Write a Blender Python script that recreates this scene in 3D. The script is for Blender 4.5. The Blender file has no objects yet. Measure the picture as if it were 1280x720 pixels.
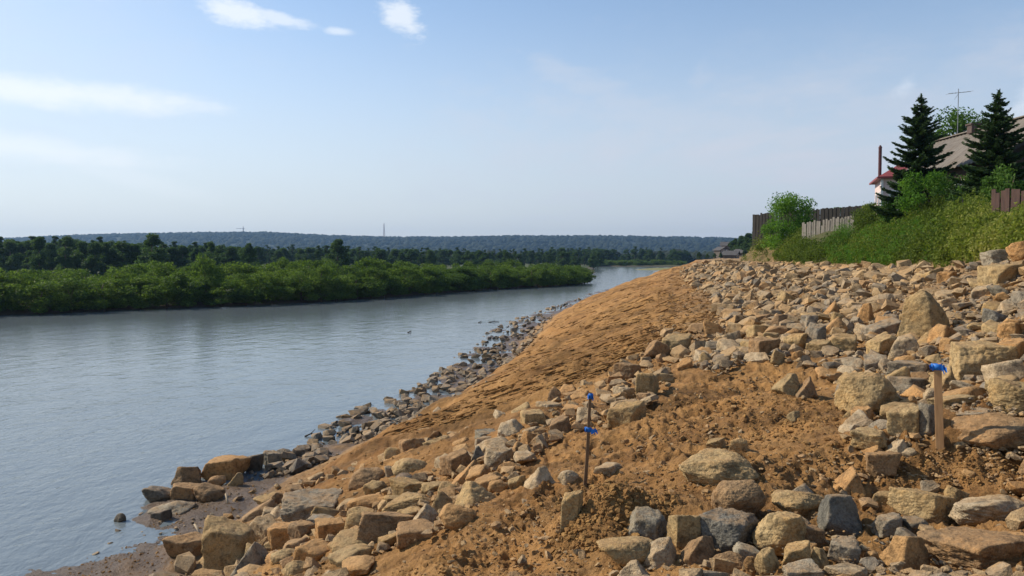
import bpy, math, random
import numpy as np
from mathutils import Vector
R = math.radians
rng = np.random.default_rng(11)
random.seed(5)
S = bpy.context.scene
col = S.collection
# ------------------------------------------------------------------ camera
FPX = 967.0; CAMZ = 4.5; PITCH = R(2.25)
cd = bpy.data.cameras.new('camera'); cam = bpy.data.objects.new('camera', cd); col.objects.link(cam)
cd.sensor_width = 36; cd.lens = 36*FPX/1280; cd.clip_start = .05; cd.clip_end = 12000
cam.location = (0, 0, CAMZ); cam.rotation_euler = (R(90)-PITCH, 0, 0)
S.camera = cam
# ------------------------------------------------------------------ light
SUN_AZ = R(-71); SUN_EL = R(39)          # azimuth measured from +Y towards +X
sl = bpy.data.lights.new('sun', 'SUN'); sun = bpy.data.objects.new('sun', sl); col.objects.link(sun)
sl.energy = 4.2; sl.angle = R(.55); sl.color = (1, .90, .75)
sd = Vector((math.sin(SUN_AZ)*math.cos(SUN_EL), math.cos(SUN_AZ)*math.cos(SUN_EL), math.sin(SUN_EL)))
sun.rotation_euler = sd.to_track_quat('Z', 'Y').to_euler()
S.view_settings.view_transform = 'Standard'; S.view_settings.look = 'None'
S.view_settings.gamma = 1; S.view_settings.exposure = 0.42
S.render.engine = 'CYCLES'
S.cycles.use_denoising = True; S.cycles.max_bounces = 6; S.cycles.volume_bounces = 0
S.cycles.transparent_max_bounces = 8

class NT:
    """small node-graph writer"""
    def __init__(s, tree): s.t = tree; s.L = tree.links
    def n(s, typ, **k):
        nd = s.t.nodes.new(typ)
        for a, v in k.items():
            if a.startswith('i_'): nd.inputs[a[2:].replace('_', ' ')].default_value = v
            else: setattr(nd, a, v)
        return nd
    def put(s, inp, v):
        if isinstance(v, bpy.types.NodeSocket): s.L.new(v, inp)
        elif v is not None: inp.default_value = v
    def m(s, op, a, b=None, c=None, clamp=False):
        nd = s.t.nodes.new('ShaderNodeMath'); nd.operation = op; nd.use_clamp = clamp
        s.put(nd.inputs[0], a); s.put(nd.inputs[1], b)
        if c is not None: s.put(nd.inputs[2], c)
        return nd.outputs[0]
    def mix(s, f, a, b, mode='MIX'):
        nd = s.t.nodes.new('ShaderNodeMix'); nd.data_type = 'RGBA'; nd.blend_type = mode
        s.put(nd.inputs[0], f)
        for i, v in ((6, a), (7, b)):
            s.put(nd.inputs[i], (*v, 1) if isinstance(v, tuple) and len(v) == 3 else v)
        return nd.outputs[2]
    def noise(s, vec, scale, detail=4, rough=.55, dist=0):
        nd = s.t.nodes.new('ShaderNodeTexNoise'); nd.inputs['Scale'].default_value = scale
        nd.inputs['Detail'].default_value = detail; nd.inputs['Roughness'].default_value = rough
        nd.inputs['Distortion'].default_value = dist
        if vec is not None: s.L.new(vec, nd.inputs['Vector'])
        return nd.outputs['Fac']
    def ramp(s, f, *stops):
        nd = s.t.nodes.new('ShaderNodeValToRGB'); e = nd.color_ramp.elements
        while len(e) < len(stops): e.new(.5)
        for el, (p, c) in zip(e, stops):
            el.position = p; el.color = (*c, 1) if isinstance(c, tuple) else (c, c, c, 1)
        s.L.new(f, nd.inputs[0]); return nd.outputs[0]
    def mapping(s, vec, scale=(1, 1, 1), rot=(0, 0, 0), loc=(0, 0, 0)):
        nd = s.t.nodes.new('ShaderNodeMapping'); s.L.new(vec, nd.inputs[0])
        nd.inputs['Scale'].default_value = scale; nd.inputs['Rotation'].default_value = rot; nd.inputs['Location'].default_value = loc
        return nd.outputs[0]

# ------------------------------------------------------------------ sky
W = bpy.data.worlds.new('World'); S.world = W; W.use_nodes = True
g = NT(W.node_tree); W.node_tree.nodes.clear()
sky = g.n('ShaderNodeTexSky', sky_type='NISHITA', sun_disc=False)
sky.sun_elevation = SUN_EL; sky.sun_rotation = SUN_AZ
sky.air_density = 1.0; sky.dust_density = .4; sky.ozone_density = 2.2; sky.altitude = 100
tc = g.n('ShaderNodeTexCoord'); sp = g.n('ShaderNodeSeparateXYZ'); g.L.new(tc.outputs['Generated'], sp.inputs[0])
dx, dy, dz = sp.outputs
zc = g.m('MAXIMUM', dz, .015)
px_ = g.m('DIVIDE', dx, zc); py_ = g.m('DIVIDE', dy, zc)
cb = g.n('ShaderNodeCombineXYZ'); g.L.new(px_, cb.inputs[0]); g.L.new(py_, cb.inputs[1]); P = cb.outputs[0]
SKYS = .15
az = g.m('ARCTAN2', dx, dy)                  # real azimuth of the direction, radians
wob = g.m('MULTIPLY', g.m('SUBTRACT', g.noise(g.mapping(tc.outputs['Generated'], (1, 1, 2.4)), 11, 7, .68), .5), 2.6)
def blob(a0, e0, wa, we, soft=.5, tilt=0, wv=.9):
    """a cloud patch round azimuth a0 and elevation e0 (degrees)"""
    u = g.m('SUBTRACT', az, R(a0)); v = g.m('SUBTRACT', dz, math.sin(R(e0)))
    v = g.m('SUBTRACT', v, g.m('MULTIPLY', u, tilt))
    u = g.m('DIVIDE', u, R(wa)); v = g.m('DIVIDE', v, math.sin(R(we)))
    d = g.m('SQRT', g.m('ADD', g.m('MULTIPLY', u, u), g.m('MULTIPLY', v, v)))
    d = g.m('ADD', d, g.m('MULTIPLY', wob, wv))
    mr = g.n('ShaderNodeMapRange', interpolation_type='SMOOTHSTEP'); g.L.new(d, mr.inputs[0])
    mr.inputs[1].default_value = 1+soft*.4; mr.inputs[2].default_value = 1-soft; mr.inputs[3].default_value = 0; mr.inputs[4].default_value = 1
    return mr.outputs[0]
c = W.node_tree
def mx(*a):
    r = a[0]
    for b in a[1:]: r = g.m('MAXIMUM', r, b)
    return r
solid = mx(g.m('MULTIPLY', blob(-31.5, 10.3, 10.2, .9, .9, 0.0), .72), g.m('MULTIPLY', blob(-32, 6.8, 8.5, .8, .9, -.05), .5),
           g.m('MULTIPLY', blob(-26, 5.2, 5, .8, .8, -.25), .2),
           g.m('MULTIPLY', blob(-19.6, 16.4, 2.3, .75, .9, -.18, 1.8), .75), g.m('MULTIPLY', blob(-16, 16.2, 2.2, .45, .7, -.15, 1.2), .6),
           g.m('MULTIPLY', blob(-12.5, 15.7, 1.2, .3, .7, 0), .55), g.m('MULTIPLY', blob(-7.8, 16.9, 1.4, .8, .9, -.3, 2.0), .75),
           g.m('MULTIPLY', blob(-30, 16.8, 2.5, .5, .8, 0, 1.4), .35),
           g.m('MULTIPLY', blob(26.8, 11.2, 1.0, .75, .8, .5, 1.2), .35), g.m('MULTIPLY', blob(34, 10.3, 1.6, 1.5, .8, 1.0, 1.2), .6))
ci = g.noise(g.mapping(P, (.42, .16, 1), (0, 0, R(-24)), (3.1, 0, 0)), 1.0, 7, .62, .35)
cirr = g.n('ShaderNodeMapRange', interpolation_type='SMOOTHSTEP'); g.L.new(ci, cirr.inputs[0])
cirr.inputs[1].default_value = .42; cirr.inputs[2].default_value = .62
veil_r = blob(20, 7.5, 28, 6.6, 1.1, .04, .9)       # thin cirrus sheet over the right half
veil_l = blob(-36, 14, 17, 9, 1.2, 0, .5)
fine = g.noise(g.mapping(P, (1.3, .5, 1), (0, 0, R(-30))), 1.6, 8, .65, .5)
thin = g.m('MULTIPLY', veil_r, g.m('ADD', g.m('MULTIPLY', cirr.outputs[0], .70), g.m('MULTIPLY', fine, .35)))
wisps = mx(g.m('MULTIPLY', blob(6, 12.4, 4.5, 1.5, .9, -.35, 1.7), .40), g.m('MULTIPLY', blob(13.5, 12.6, 1.2, 1.6, .9, .2, 1.4), .28), g.m('MULTIPLY', blob(15, 9.6, 10, 2.0, 1.0, .05, 1.8), .42), g.m('MULTIPLY', blob(5, 8.2, 8, 1.5, 1.0, .12, 1.7), .45), g.m('MULTIPLY', blob(26, 10.2, 8, 1.7, 1.0, .15, 1.7), .45), g.m('MULTIPLY', blob(-1, 9.4, 5, .8, 1.0, -.3, 1.5), .3))
thin = g.m('MAXIMUM', thin, wisps)
thin = g.m('MAXIMUM', thin, g.m('MULTIPLY', veil_l, g.m('ADD', g.m('MULTIPLY', fine, .3), .28)))
# milky layer of thin high cloud that thickens to the horizon
low = g.n('ShaderNodeMapRange', interpolation_type='SMOOTHSTEP'); g.L.new(dz, low.inputs[0])
low.inputs[1].default_value = .36; low.inputs[2].default_value = -.02; low.inputs[3].default_value = .0; low.inputs[4].default_value = .88
sunw = g.n('ShaderNodeMapRange', interpolation_type='SMOOTHSTEP'); g.L.new(az, sunw.inputs[0])
sunw.inputs[1].default_value = R(45); sunw.inputs[2].default_value = R(-60)
cc = g.mix(sunw.outputs[0], (3.3, 3.45, 3.9), (3.5, 4.0, 4.6))   # cloud radiance before strength, brighter towards the sun
base = g.mix(1.0, sky.outputs[0], (.90, .86, .82), 'MULTIPLY')
k1 = g.mix(low.outputs[0], base, g.mix(sunw.outputs[0], (2.75, 3.0, 3.5), (4.1, 4.25, 4.45)))
k2 = g.mix(thin, k1, cc)
k3 = g.mix(solid, k2, g.mix(sunw.outputs[0], (4.2, 4.5, 5.0), (5.4, 5.6, 5.7)))
bg = g.n('ShaderNodeBackground'); g.L.new(k3, bg.inputs[0]); bg.inputs[1].default_value = SKYS
wo = g.n('ShaderNodeOutputWorld'); g.L.new(bg.outputs[0], wo.inputs[0])

# ------------------------------------------------------------------ helpers
def tag(o, label=None, cat=None, group=None, kind=None):
    if label: o['label'] = label
    if cat: o['category'] = cat
    if group: o['group'] = group
    if kind: o['kind'] = kind
    return o
def mesh(name, v, faces, mat=None, smooth=False, attrs=None):
    """faces: an (n,k) array or a list of such arrays"""
    me = bpy.data.meshes.new(name)
    v = np.asarray(v, np.float32)
    fl = faces if isinstance(faces, list) and np.ndim(faces[0]) == 2 else [faces]
    fl = [np.asarray(f, np.int32) for f in fl if len(f)]
    me.vertices.add(len(v)); me.vertices.foreach_set('co', v.ravel())
    tot = np.concatenate([np.full(len(f), f.shape[1], np.int32) for f in fl])
    idx = np.concatenate([f.ravel() for f in fl])
    me.loops.add(len(idx)); me.loops.foreach_set('vertex_index', idx)
    me.polygons.add(len(tot)); st = np.zeros(len(tot), np.int32); st[1:] = np.cumsum(tot)[:-1]
    me.polygons.foreach_set('loop_start', st); me.polygons.foreach_set('loop_total', tot)
    me.polygons.foreach_set('use_smooth', np.full(len(tot), smooth, bool))
    if attrs:
        for k, a in attrs.items():
            at = me.attributes.new(k, 'FLOAT', 'POINT'); at.data.foreach_set('value', np.asarray(a, np.float32))
    me.update(calc_edges=True)
    if mat: me.materials.append(mat)
    return me
def link(name, me, parent=None, loc=(0, 0, 0)):
    o = bpy.data.objects.new(name, me); col.objects.link(o); o.location = loc
    if parent: o.parent = parent
    return o
def empty(name, loc, rz=0):
    o = bpy.data.objects.new(name, None); col.objects.link(o); o.location = loc; o.rotation_euler.z = rz
    o.empty_display_size = .2
    return o
def copy_tree(o, parent=None):
    n = o.copy(); col.objects.link(n); n.parent = parent
    for ch in [x for x in bpy.data.objects if x.parent == o]: copy_tree(ch, n)
    return n
def hsh(i, j, k, s):
    i = i.astype(np.uint32); j = j.astype(np.uint32); k = k.astype(np.uint32)
    h = i*np.uint32(374761393)+j*np.uint32(668265263)+k*np.uint32(2147483647 & 1274126177)+np.uint32(s*362437 & 0x7fffffff)
    h = (h ^ (h >> np.uint32(13)))*np.uint32(1274126177)
    h = h ^ (h >> np.uint32(16))
    return (h & np.uint32(0xffff)).astype(np.float32)/32767.5-1
def vn2(x, y, s=0):
    xi = np.floor(x).astype(np.int64); yi = np.floor(y).astype(np.int64)
    fx = x-xi; fy = y-yi; fx = fx*fx*(3-2*fx); fy = fy*fy*(3-2*fy); z = np.zeros_like(xi)
    a = hsh(xi, yi, z, s); b = hsh(xi+1, yi, z, s); c_ = hsh(xi, yi+1, z, s); d = hsh(xi+1, yi+1, z, s)
    return (a*(1-fx)+b*fx)*(1-fy)+(c_*(1-fx)+d*fx)*fy
def vn3(p, s=0):
    q = np.floor(p).astype(np.int64); f = p-q; f = f*f*(3-2*f); r = 0
    for dx_ in (0, 1):
        for dy_ in (0, 1):
            for dz_ in (0, 1):
                w = (f[:, 0] if dx_ else 1-f[:, 0])*(f[:, 1] if dy_ else 1-f[:, 1])*(f[:, 2] if dz_ else 1-f[:, 2])
                r = r+w*hsh(q[:, 0]+dx_, q[:, 1]+dy_, q[:, 2]+dz_, s)
    return r
def fbm2(x, y, f, o=4, s=0, gain=.5):
    r = 0; a = 1
    for i in range(o):
        r = r+a*vn2(x*f+17.3*i, y*f-9.1*i, s+i); f *= 2.03; a *= gain
    return r
def fbm3(p, f, o=3, s=0, gain=.5):
    r = 0; a = 1
    for i in range(o): r = r+a*vn3(p*f+7.7*i, s+i); f *= 2.03; a *= gain
    return r
def sstep(a, b, x):
    t = np.clip((x-a)/(b-a), 0, 1); return t*t*(3-2*t)

# ------------------------------------------------------------------ materials
def newmat(name):
    m = bpy.data.materials.new(name); m.use_nodes = True; m.node_tree.nodes.clear(); q = NT(m.node_tree)
    out = q.n('ShaderNodeOutputMaterial'); b = q.n('ShaderNodeBsdfPrincipled'); q.L.new(b.outputs[0], out.inputs[0])
    b.inputs['Specular IOR Level'].default_value = .25
    return m, q, b, out
def bump(q, b, h, strength, dist):
    n = q.n('ShaderNodeBump'); n.inputs['Strength'].default_value = strength; n.inputs['Distance'].default_value = dist
    q.L.new(h, n.inputs['Height']); q.L.new(n.outputs[0], b.inputs['Normal'])
def attr(q, name):
    a = q.n('ShaderNodeAttribute', attribute_name=name); return a.outputs['Fac']

def rock_mat(name, ca, cb_, cs, stain=.45, rough=.85, use_attr=False):
    """ca..cb_ main colours, cs colour of the iron stain / earth crust"""
    m, q, b, out = newmat(name)
    t = q.n('ShaderNodeTexCoord'); oi = q.n('ShaderNodeObjectInfo')
    geo = q.n('ShaderNodeNewGeometry')
    v = geo.outputs['Position']
    n1 = q.noise(v, 2.3, 4, .6); n2 = q.noise(v, 11, 6, .65); n3 = q.noise(v, 60, 5, .7)
    rnd = attr(q, 'tint') if use_attr else oi.outputs['Random']
    f = q.m('ADD', q.m('MULTIPLY', n2, .7), q.m('MULTIPLY', q.m('SUBTRACT', rnd, .5), .8)); 
    c1 = q.mix(q.m('SUBTRACT', f, -.05, clamp=True), ca, cb_)
    if use_attr:
        hue = attr(q, 'hue')
        c0 = q.ramp(hue, (0, (.06, .055, .048)), (.12, (.17, .16, .14)), (.28, (.25, .215, .16)), (.45, (.30, .215, .125)), (.62, (.38, .26, .13)), (.8, (.37, .205, .08)), (1, (.30, .165, .075)))
        c1 = q.mix(.25, c0, c1)
    st = q.ramp(n1, (.5-stain*.25, 0.0), (.62, 1.0))
    n4 = q.noise(v, 27, 4, .7)
    st = q.m('MULTIPLY', st, q.ramp(n4, (.34, .15), (.6, 1.0)))
    c2 = q.mix(q.m('MULTIPLY', st, stain+.15), c1, cs)
    c3 = q.mix(1.0, c2, q.ramp(n3, (.28, .45), (.5, 1.0), (.75, 1.4)), 'MULTIPLY')
    c3 = q.mix(1.0, c3, q.ramp(n2, (.36, .55), (.5, 1.0)), 'MULTIPLY')
    sv = q.m('MULTIPLY_ADD', q.noise(v, 5.5, 3, .5), .55, .72)
    c3 = q.mix(1.0, c3, sv, 'MULTIPLY')
    # fine earth that lies on upward faces
    nz = q.n('ShaderNodeSeparateXYZ'); q.L.new(geo.outputs['Normal'], nz.inputs[0])
    du = q.m('MULTIPLY', q.ramp(nz.outputs[2], (.45, 0.0), (.95, 1.0)), q.ramp(q.noise(v, 7, 5, .7), (.42, 0.0), (.6, .55)))
    c3 = q.mix(du, c3, (.36, .215, .095))
    q.L.new(c3, b.inputs['Base Color']); b.inputs['Roughness'].default_value = rough
    h = q.m('ADD', q.m('MULTIPLY', n2, .6), q.m('ADD', q.m('MULTIPLY', n4, .45), q.m('MULTIPLY', n3, .4)))
    bump(q, b, h, .9, .035)
    return m
ORG = (.43, .25, .085)
M = {}
M['t'] = rock_mat('tan_rock', (.30, .215, .105), (.44, .32, .16), ORG, .6)
M['o'] = rock_mat('orange_rock', (.36, .21, .085), (.45, .265, .11), (.45, .22, .07), .6)
M['b'] = rock_mat('brown_rock', (.20, .135, .075), (.31, .20, .10), (.38, .20, .075), .6)
M['g'] = rock_mat('grey_rock', (.20, .175, .13), (.32, .275, .195), (.38, .24, .12), .4)
M['d'] = rock_mat('dark_slate_rock', (.135, .125, .10), (.25, .23, .185), (.33, .25, .13), .3)
M['p'] = rock_mat('pale_rock', (.33, .26, .165), (.48, .375, .24), (.44, .27, .11), .45)
M['w'] = rock_mat('wet_dark_rock', (.065, .058, .045), (.15, .125, .085), (.20, .125, .06), .35, .55)
M['s'] = rock_mat('rubble_stone', (.30, .24, .16), (.44, .34, .21), ORG, .4, use_attr=True)

def soil_mat():
    m, q, b, out = newmat('soil'); t = q.n('ShaderNodeNewGeometry'); v = t.outputs['Position']
    n1 = q.noise(v, .35, 5, .6); n2 = q.noise(v, 3.1, 6, .65); n3 = q.noise(v, 24, 6, .7); n4 = q.noise(v, 95, 4, .7)
    c1 = q.mix(q.ramp(n1, (.36, 0.0), (.64, 1.0)), (.225, .108, .033), (.315, .166, .053))
    c1 = q.mix(q.ramp(n2, (.40, 0.0), (.72, .75)), c1, (.365, .208, .080))
    c1 = q.mix(q.ramp(n3, (.30, .55), (.5, 0.0)), c1, (.15, .070, .026))
    c1 = q.mix(1.0, c1, q.ramp(n4, (.25, .7), (.5, 1.0), (.8, 1.25)), 'MULTIPLY')
    ns = q.noise(q.mapping(v, (.14, 1.0, 1), (0, 0, R(-17))), 2.0, 7, .66)
    c1 = q.mix(1.0, c1, q.ramp(ns, (.36, .55), (.5, 1.0), (.64, 1.3)), 'MULTIPLY')
    dust = attr(q, 'dust'); c1 = q.mix(dust, c1, q.mix(n3, (.20, .14, .08), (.33, .235, .13)))
    wet = attr(q, 'wet')
    mudc = q.mix(n2, (.075, .052, .034), (.15, .10, .062))
    c1 = q.mix(wet, c1, mudc)
    gr = attr(q, 'green'); c1 = q.mix(gr, c1, q.mix(n3, (.04, .055, .015), (.10, .085, .04)))
    q.L.new(c1, b.inputs['Base Color'])
    q.L.new(q.m('MULTIPLY_ADD', wet, -.55, .93), b.inputs['Roughness'])
    h = q.m('ADD', q.m('ADD', q.m('MULTIPLY', n2, 1.0), q.m('MULTIPLY', ns, 1.6)), q.m('ADD', q.m('MULTIPLY', n3, .55), q.m('MULTIPLY', n4, .22)))
    bump(q, b, h, 1.0, .06)
    return m
M['soil'] = soil_mat()
def clod_mat():
    m, q, b, out = newmat('clod_soil'); t = q.n('ShaderNodeNewGeometry'); v = t.outputs['Position']
    c1 = q.mix(attr(q, 'tint'), (.19, .095, .030), (.33, .185, .062))
    n3 = q.noise(v, 60, 5, .7)
    c1 = q.mix(1.0, c1, q.ramp(n3, (.25, .65), (.5, 1.0), (.8, 1.25)), 'MULTIPLY')
    q.L.new(c1, b.inputs['Base Color']); b.inputs['Roughness'].default_value = .95
    bump(q, b, n3, .8, .02); return m
M['clod'] = clod_mat()
def plain(name, c1, c2=None, rough=.7, scale=8, bmp=.3, stretch=(1, 1, 1), metal=0, dist=.02):
    m, q, b, out = newmat(name); t = q.n('ShaderNodeTexCoord'); v = q.mapping(t.outputs['Object'], stretch)
    n = q.noise(v, scale, 5, .65)
    q.L.new(q.mix(q.ramp(n, (.3, 0.0), (.7, 1.0)), c1, c2 or tuple(x*.6 for x in c1)), b.inputs['Base Color'])
    b.inputs['Roughness'].default_value = rough; b.inputs['Metallic'].default_value = metal
    bump(q, b, n, bmp, dist); return m
def leaf_mat(name, *cols, trans=.35, rough=.55, big=.0, hue_obj=.25):
    m, q, b, out = newmat(name); oi = q.n('ShaderNodeObjectInfo')
    f = q.m('ADD', attr(q, 'tint'), q.m('MULTIPLY', q.m('SUBTRACT', oi.outputs['Random'], .5), hue_obj), clamp=True)
    if big:
        geo = q.n('ShaderNodeNewGeometry')
        f = q.m('ADD', f, q.m('MULTIPLY', q.m('SUBTRACT', q.noise(geo.outputs['Position'], big, 3, .6), .5), .9), clamp=True)
    stops = [(i/(len(cols)-1), c_) for i, c_ in enumerate(cols)]
    cl = q.ramp(f, *stops)
    q.L.new(cl, b.inputs['Base Color']); b.inputs['Roughness'].default_value = rough
    b.inputs['Specular IOR Level'].default_value = .06
    tr = q.n('ShaderNodeBsdfTranslucent'); q.L.new(q.mix(1.0, cl, (1.25, 1.35, .7), 'MULTIPLY'), tr.inputs[0])
    ms = q.n('ShaderNodeMixShader'); ms.inputs[0].default_value = trans
    q.L.new(b.outputs[0], ms.inputs[1]); q.L.new(tr.outputs[0], ms.inputs[2]); q.L.new(ms.outputs[0], out.inputs[0])
    return m
M['willow'] = leaf_mat('willow_leaf', (.042, .075, .022), (.080, .13, .026), (.155, .215, .042), trans=.4, big=.08)
M['tree'] = leaf_mat('tree_leaf', (.035, .065, .03), (.055, .095, .036), (.085, .13, .042), trans=.4)
M['spruce'] = leaf_mat('spruce_needle', (.02, .042, .018), (.036, .066, .026), (.06, .10, .036), trans=.2, hue_obj=.1)
M['weed'] = leaf_mat('weed_leaf', (.06, .09, .018), (.105, .145, .026), (.17, .20, .038), (.26, .255, .07), trans=.4, hue_obj=0)
M['lush'] = leaf_mat('lush_leaf', (.045, .11, .016), (.085, .18, .026), (.15, .26, .04), trans=.4, hue_obj=.1)
M['bush'] = leaf_mat('bush_leaf', (.03, .07, .015), (.06, .12, .025), (.11, .19, .04), trans=.35, hue_obj=.1)
M['bark'] = plain('bark', (.16, .12, .085), (.07, .05, .035), .9, 14, .6, (1, 1, .3))
M['log'] = plain('old_dark_logs', (.085, .06, .042), (.04, .03, .022), .85, 5, .5, (.3, .3, 4))
M['darkboard'] = plain('dark_fence_board', (.05, .045, .038), (.022, .02, .018), .9, 6, .5, (3, 3, .4))
M['greyboard'] = plain('weathered_grey_board', (.30, .27, .225), (.17, .15, .12), .9, 6, .5, (3, 3, .4))
M['redboard'] = plain('reddish_brown_board', (.095, .055, .043), (.05, .032, .027), .9, 6, .5, (3, 3, .4))
M['stakewood'] = plain('stake_wood', (.44, .26, .12), (.30, .16, .07), .8, 9, .35, (6, 6, .6), dist=.005)
M['oldwood'] = plain('old_stake_wood', (.20, .125, .065), (.11, .065, .035), .85, 9, .4, (6, 6, .6), dist=.005)
M['ribbon'] = plain('blue_ribbon', (.02, .17, .55), (.012, .10, .38), .5, 20, .3, dist=.004)
M['redroof'] = plain('red_metal_roof', (.27, .06, .055), (.19, .045, .045), .5, 3, .1)
M['pinkwall'] = plain('pale_pink_render', (.68, .54, .50), (.58, .44, .41), .9, 3, .2)
M['white'] = plain('white_paint', (.75, .74, .72), (.62, .61, .59), .7, 3, .1)
M['pipe'] = plain('dark_red_pipe', (.11, .035, .035), (.06, .025, .025), .6, 4, .2)
M['glass'] = plain('dark_window_glass', (.03, .035, .04), (.02, .025, .03), .12, 2, .02)
M['brick'] = plain('sooty_brick', (.13, .09, .075), (.06, .045, .04), .9, 12, .6)
M['antenna'] = plain('aluminium_tube', (.28, .28, .28), (.18, .18, .18), .5, 4, .1, metal=.4)
M['tarp'] = plain('teal_grey_cloth', (.10, .17, .16), (.05, .09, .09), .7, 6, .5)
M['paint_red'] = plain('mast_paint', (.35, .15, .13), (.3, .28, .27), .7, .2, .1)
M['farwall'] = plain('far_house_wall', (.13, .11, .09), (.08, .07, .06), .9, 1, .1)
M['farroof'] = plain('far_slate_roof', (.10, .095, .09), (.065, .06, .06), .9, 1, .1)
def roof_mat():
    m, q, b, out = newmat('weathered_slate_roof'); t = q.n('ShaderNodeTexCoord'); v = t.outputs['Object']
    n = q.noise(q.mapping(v, (.5, 3, 1)), 2.2, 6, .7); n2 = q.noise(v, 1.2, 4, .6)
    c1 = q.mix(q.ramp(n, (.3, 0.0), (.7, 1.0)), (.125, .108, .09), (.235, .205, .17))
    c1 = q.mix(q.ramp(n2, (.5, 0.0), (.7, .6)), c1, (.13, .095, .065))
    q.L.new(c1, b.inputs['Base Color']); b.inputs['Roughness'].default_value = .9
    bump(q, b, n, .3, .03); return m
M['slateroof'] = roof_mat()

# ================================================================== the river bank
# cross sections of the bank: distance along the river, then (x, z) from the water's edge up to the plateau
SEC = [
 (1.5, [(-8,-.03),(-6,.18),(-2.8,1.3),(-.8,2.3),(.6,2.72),(2.5,2.8),(5,3.4),(8,4.6),(11,6),(40,8)]),
 (5,   [(-7.6,-.03),(-5.6,.13),(-2.6,1.25),(-.5,2.3),(1,2.7),(3,2.75),(5,3.3),(8.3,4.6),(11,5.8),(40,8)]),
 (7.5, [(-7.2,-.03),(-4.9,.12),(-2.3,1.35),(-.2,2.2),(1.4,2.62),(3.6,2.8),(5.5,3.3),(9,4.7),(11.5,5.8),(40,8)]),
 (10,  [(-7.1,-.03),(-4.3,.12),(-1.9,1.3),(0,2.05),(2,2.55),(4.6,2.85),(6.6,3.4),(9.6,4.7),(12,5.8),(40,8)]),
 (12.5,[(-7.2,-.03),(-4.6,.11),(-1.7,1.2),(.9,2.2),(3,2.65),(6,3.0),(8,3.7),(10,4.7),(12.3,5.8),(40,8)]),
 (14.5,[(-6.5,-.03),(-4.8,.11),(-1.5,1.2),(1.9,2.4),(4,2.7),(7,3.1),(9,4.0),(10.3,4.7),(12.6,5.8),(40,8)]),
 (17.5,[(-5.3,-.03),(-3.7,.12),(-.8,1.25),(3,2.6),(4.8,2.8),(8,3.3),(10,4.0),(11.2,4.5),(13.0,5.7),(40,8)]),
 (21,  [(-4.8,-.03),(-2.9,.12),(0,1.3),(3.9,2.65),(6,2.95),(9,3.5),(11,4.0),(12.3,4.3),(13.6,5.6),(40,8)]),
 (25,  [(-3.6,-.03),(-1.5,.12),(1,1.4),(5,2.8),(7,3.1),(9.8,3.6),(12,4.0),(13.1,4.2),(15,5.9),(40,8)]),
 (31,  [(-2.5,-.03),(-.3,.12),(2.2,1.5),(6.2,3.0),(8.2,3.4),(11,3.8),(13,4.05),(14.3,4.15),(16.8,6.2),(40,8)]),
 (37,  [(-2.0,-.03),(.1,.12),(3.2,1.5),(7.5,3.2),(9.4,3.6),(11.5,3.85),(13.3,3.98),(14.3,4.08),(17.2,6.2),(40,8)]),
 (44,  [(-1.5,-.03),(.8,.12),(4.1,1.6),(8.9,3.4),(10.6,3.75),(12.7,3.95),(14.5,4.1),(15.6,4.18),(17.8,6.0),(40,8)]),
 (50,  [(-.9,-.03),(1.5,.13),(5.0,1.65),(10.2,3.55),(12.0,3.85),(13.6,4.05),(15.2,4.12),(16.3,4.2),(17.9,5.6),(40,8)]),
 (58,  [(.8,-.03),(3,.13),(6.8,1.65),(12.2,3.68),(13.6,3.92),(14.8,4.1),(16.0,4.18),(16.8,4.25),(17.6,5.45),(45,8)]),
 (72,  [(3.9,-.03),(6,.16),(10.5,1.4),(16.9,3.95),(18.6,4.1),(20,4.15),(22,4.2),(23.5,4.3),(25.5,5.5),(55,7)]),
 (101, [(10.6,-.03),(13,.2),(18.3,1.35),(24.0,4.0),(25.8,4.12),(27,4.2),(30,4.25),(33,4.3),(36,5.5),(70,7)]),
 (155, [(25.5,-.03),(28.5,.2),(32.8,1.4),(36.6,3.95),(40,4.2),(44,4.2),(47,4.3),(50,4.4),(54,6),(110,8)]),
 (200, [(38,-.03),(40.5,.3),(44.5,1.5),(49,3.9),(53,4.2),(57,4.2),(60,4.3),(63,4.5),(67,6),(140,9)]),
 (245, [(50,-.03),(53,.4),(55,1.5),(60,3.7),(65,4.2),(70,4.8),(74,6.0),(78,7.5),(85,9.5),(170,14)]),
 (280, [(54,-.03),(58,.4),(64,.8),(70,2),(76,4),(80,5.5),(84,6.8),(88,8),(95,11),(190,18)]),
 (350, [(86,-.03),(92,.5),(98,2),(104,4),(110,5),(116,6),(122,7),(128,8.5),(138,12),(240,22)]),
 (600, [(190,-.03),(196,.5),(204,2),(212,4),(220,5),(228,6),(236,7),(244,8.5),(256,12),(400,26)]),
]
LY = np.log([s[0] for s in SEC]); SX = np.array([[p[0] for p in s[1]] for s in SEC]); SZ = np.array([[p[1] for p in s[1]] for s in SEC])
TL = np.linspace(math.log(1.0), math.log(600), 700)
ker = np.exp(-.5*(np.arange(-9, 10)/3.6)**2); ker /= ker.sum()
def tab(A):
    T = np.stack([np.interp(TL, LY, A[:, i]) for i in range(A.shape[1])], 1)
    P_ = np.concatenate([np.repeat(T[:1], 9, 0), T, np.repeat(T[-1:], 9, 0)])
    return np.stack([np.convolve(P_[:, i], ker, 'valid') for i in range(T.shape[1])], 1)
TX, TZ = tab(SX), tab(SZ)
TX = np.concatenate([TX[:, :1]-8, TX[:, :1]-2.2, TX], 1); TZ = np.concatenate([TZ[:, :1]*0-1.9, TZ[:, :1]*0-.55, TZ], 1)
NC = TX.shape[1]
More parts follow.
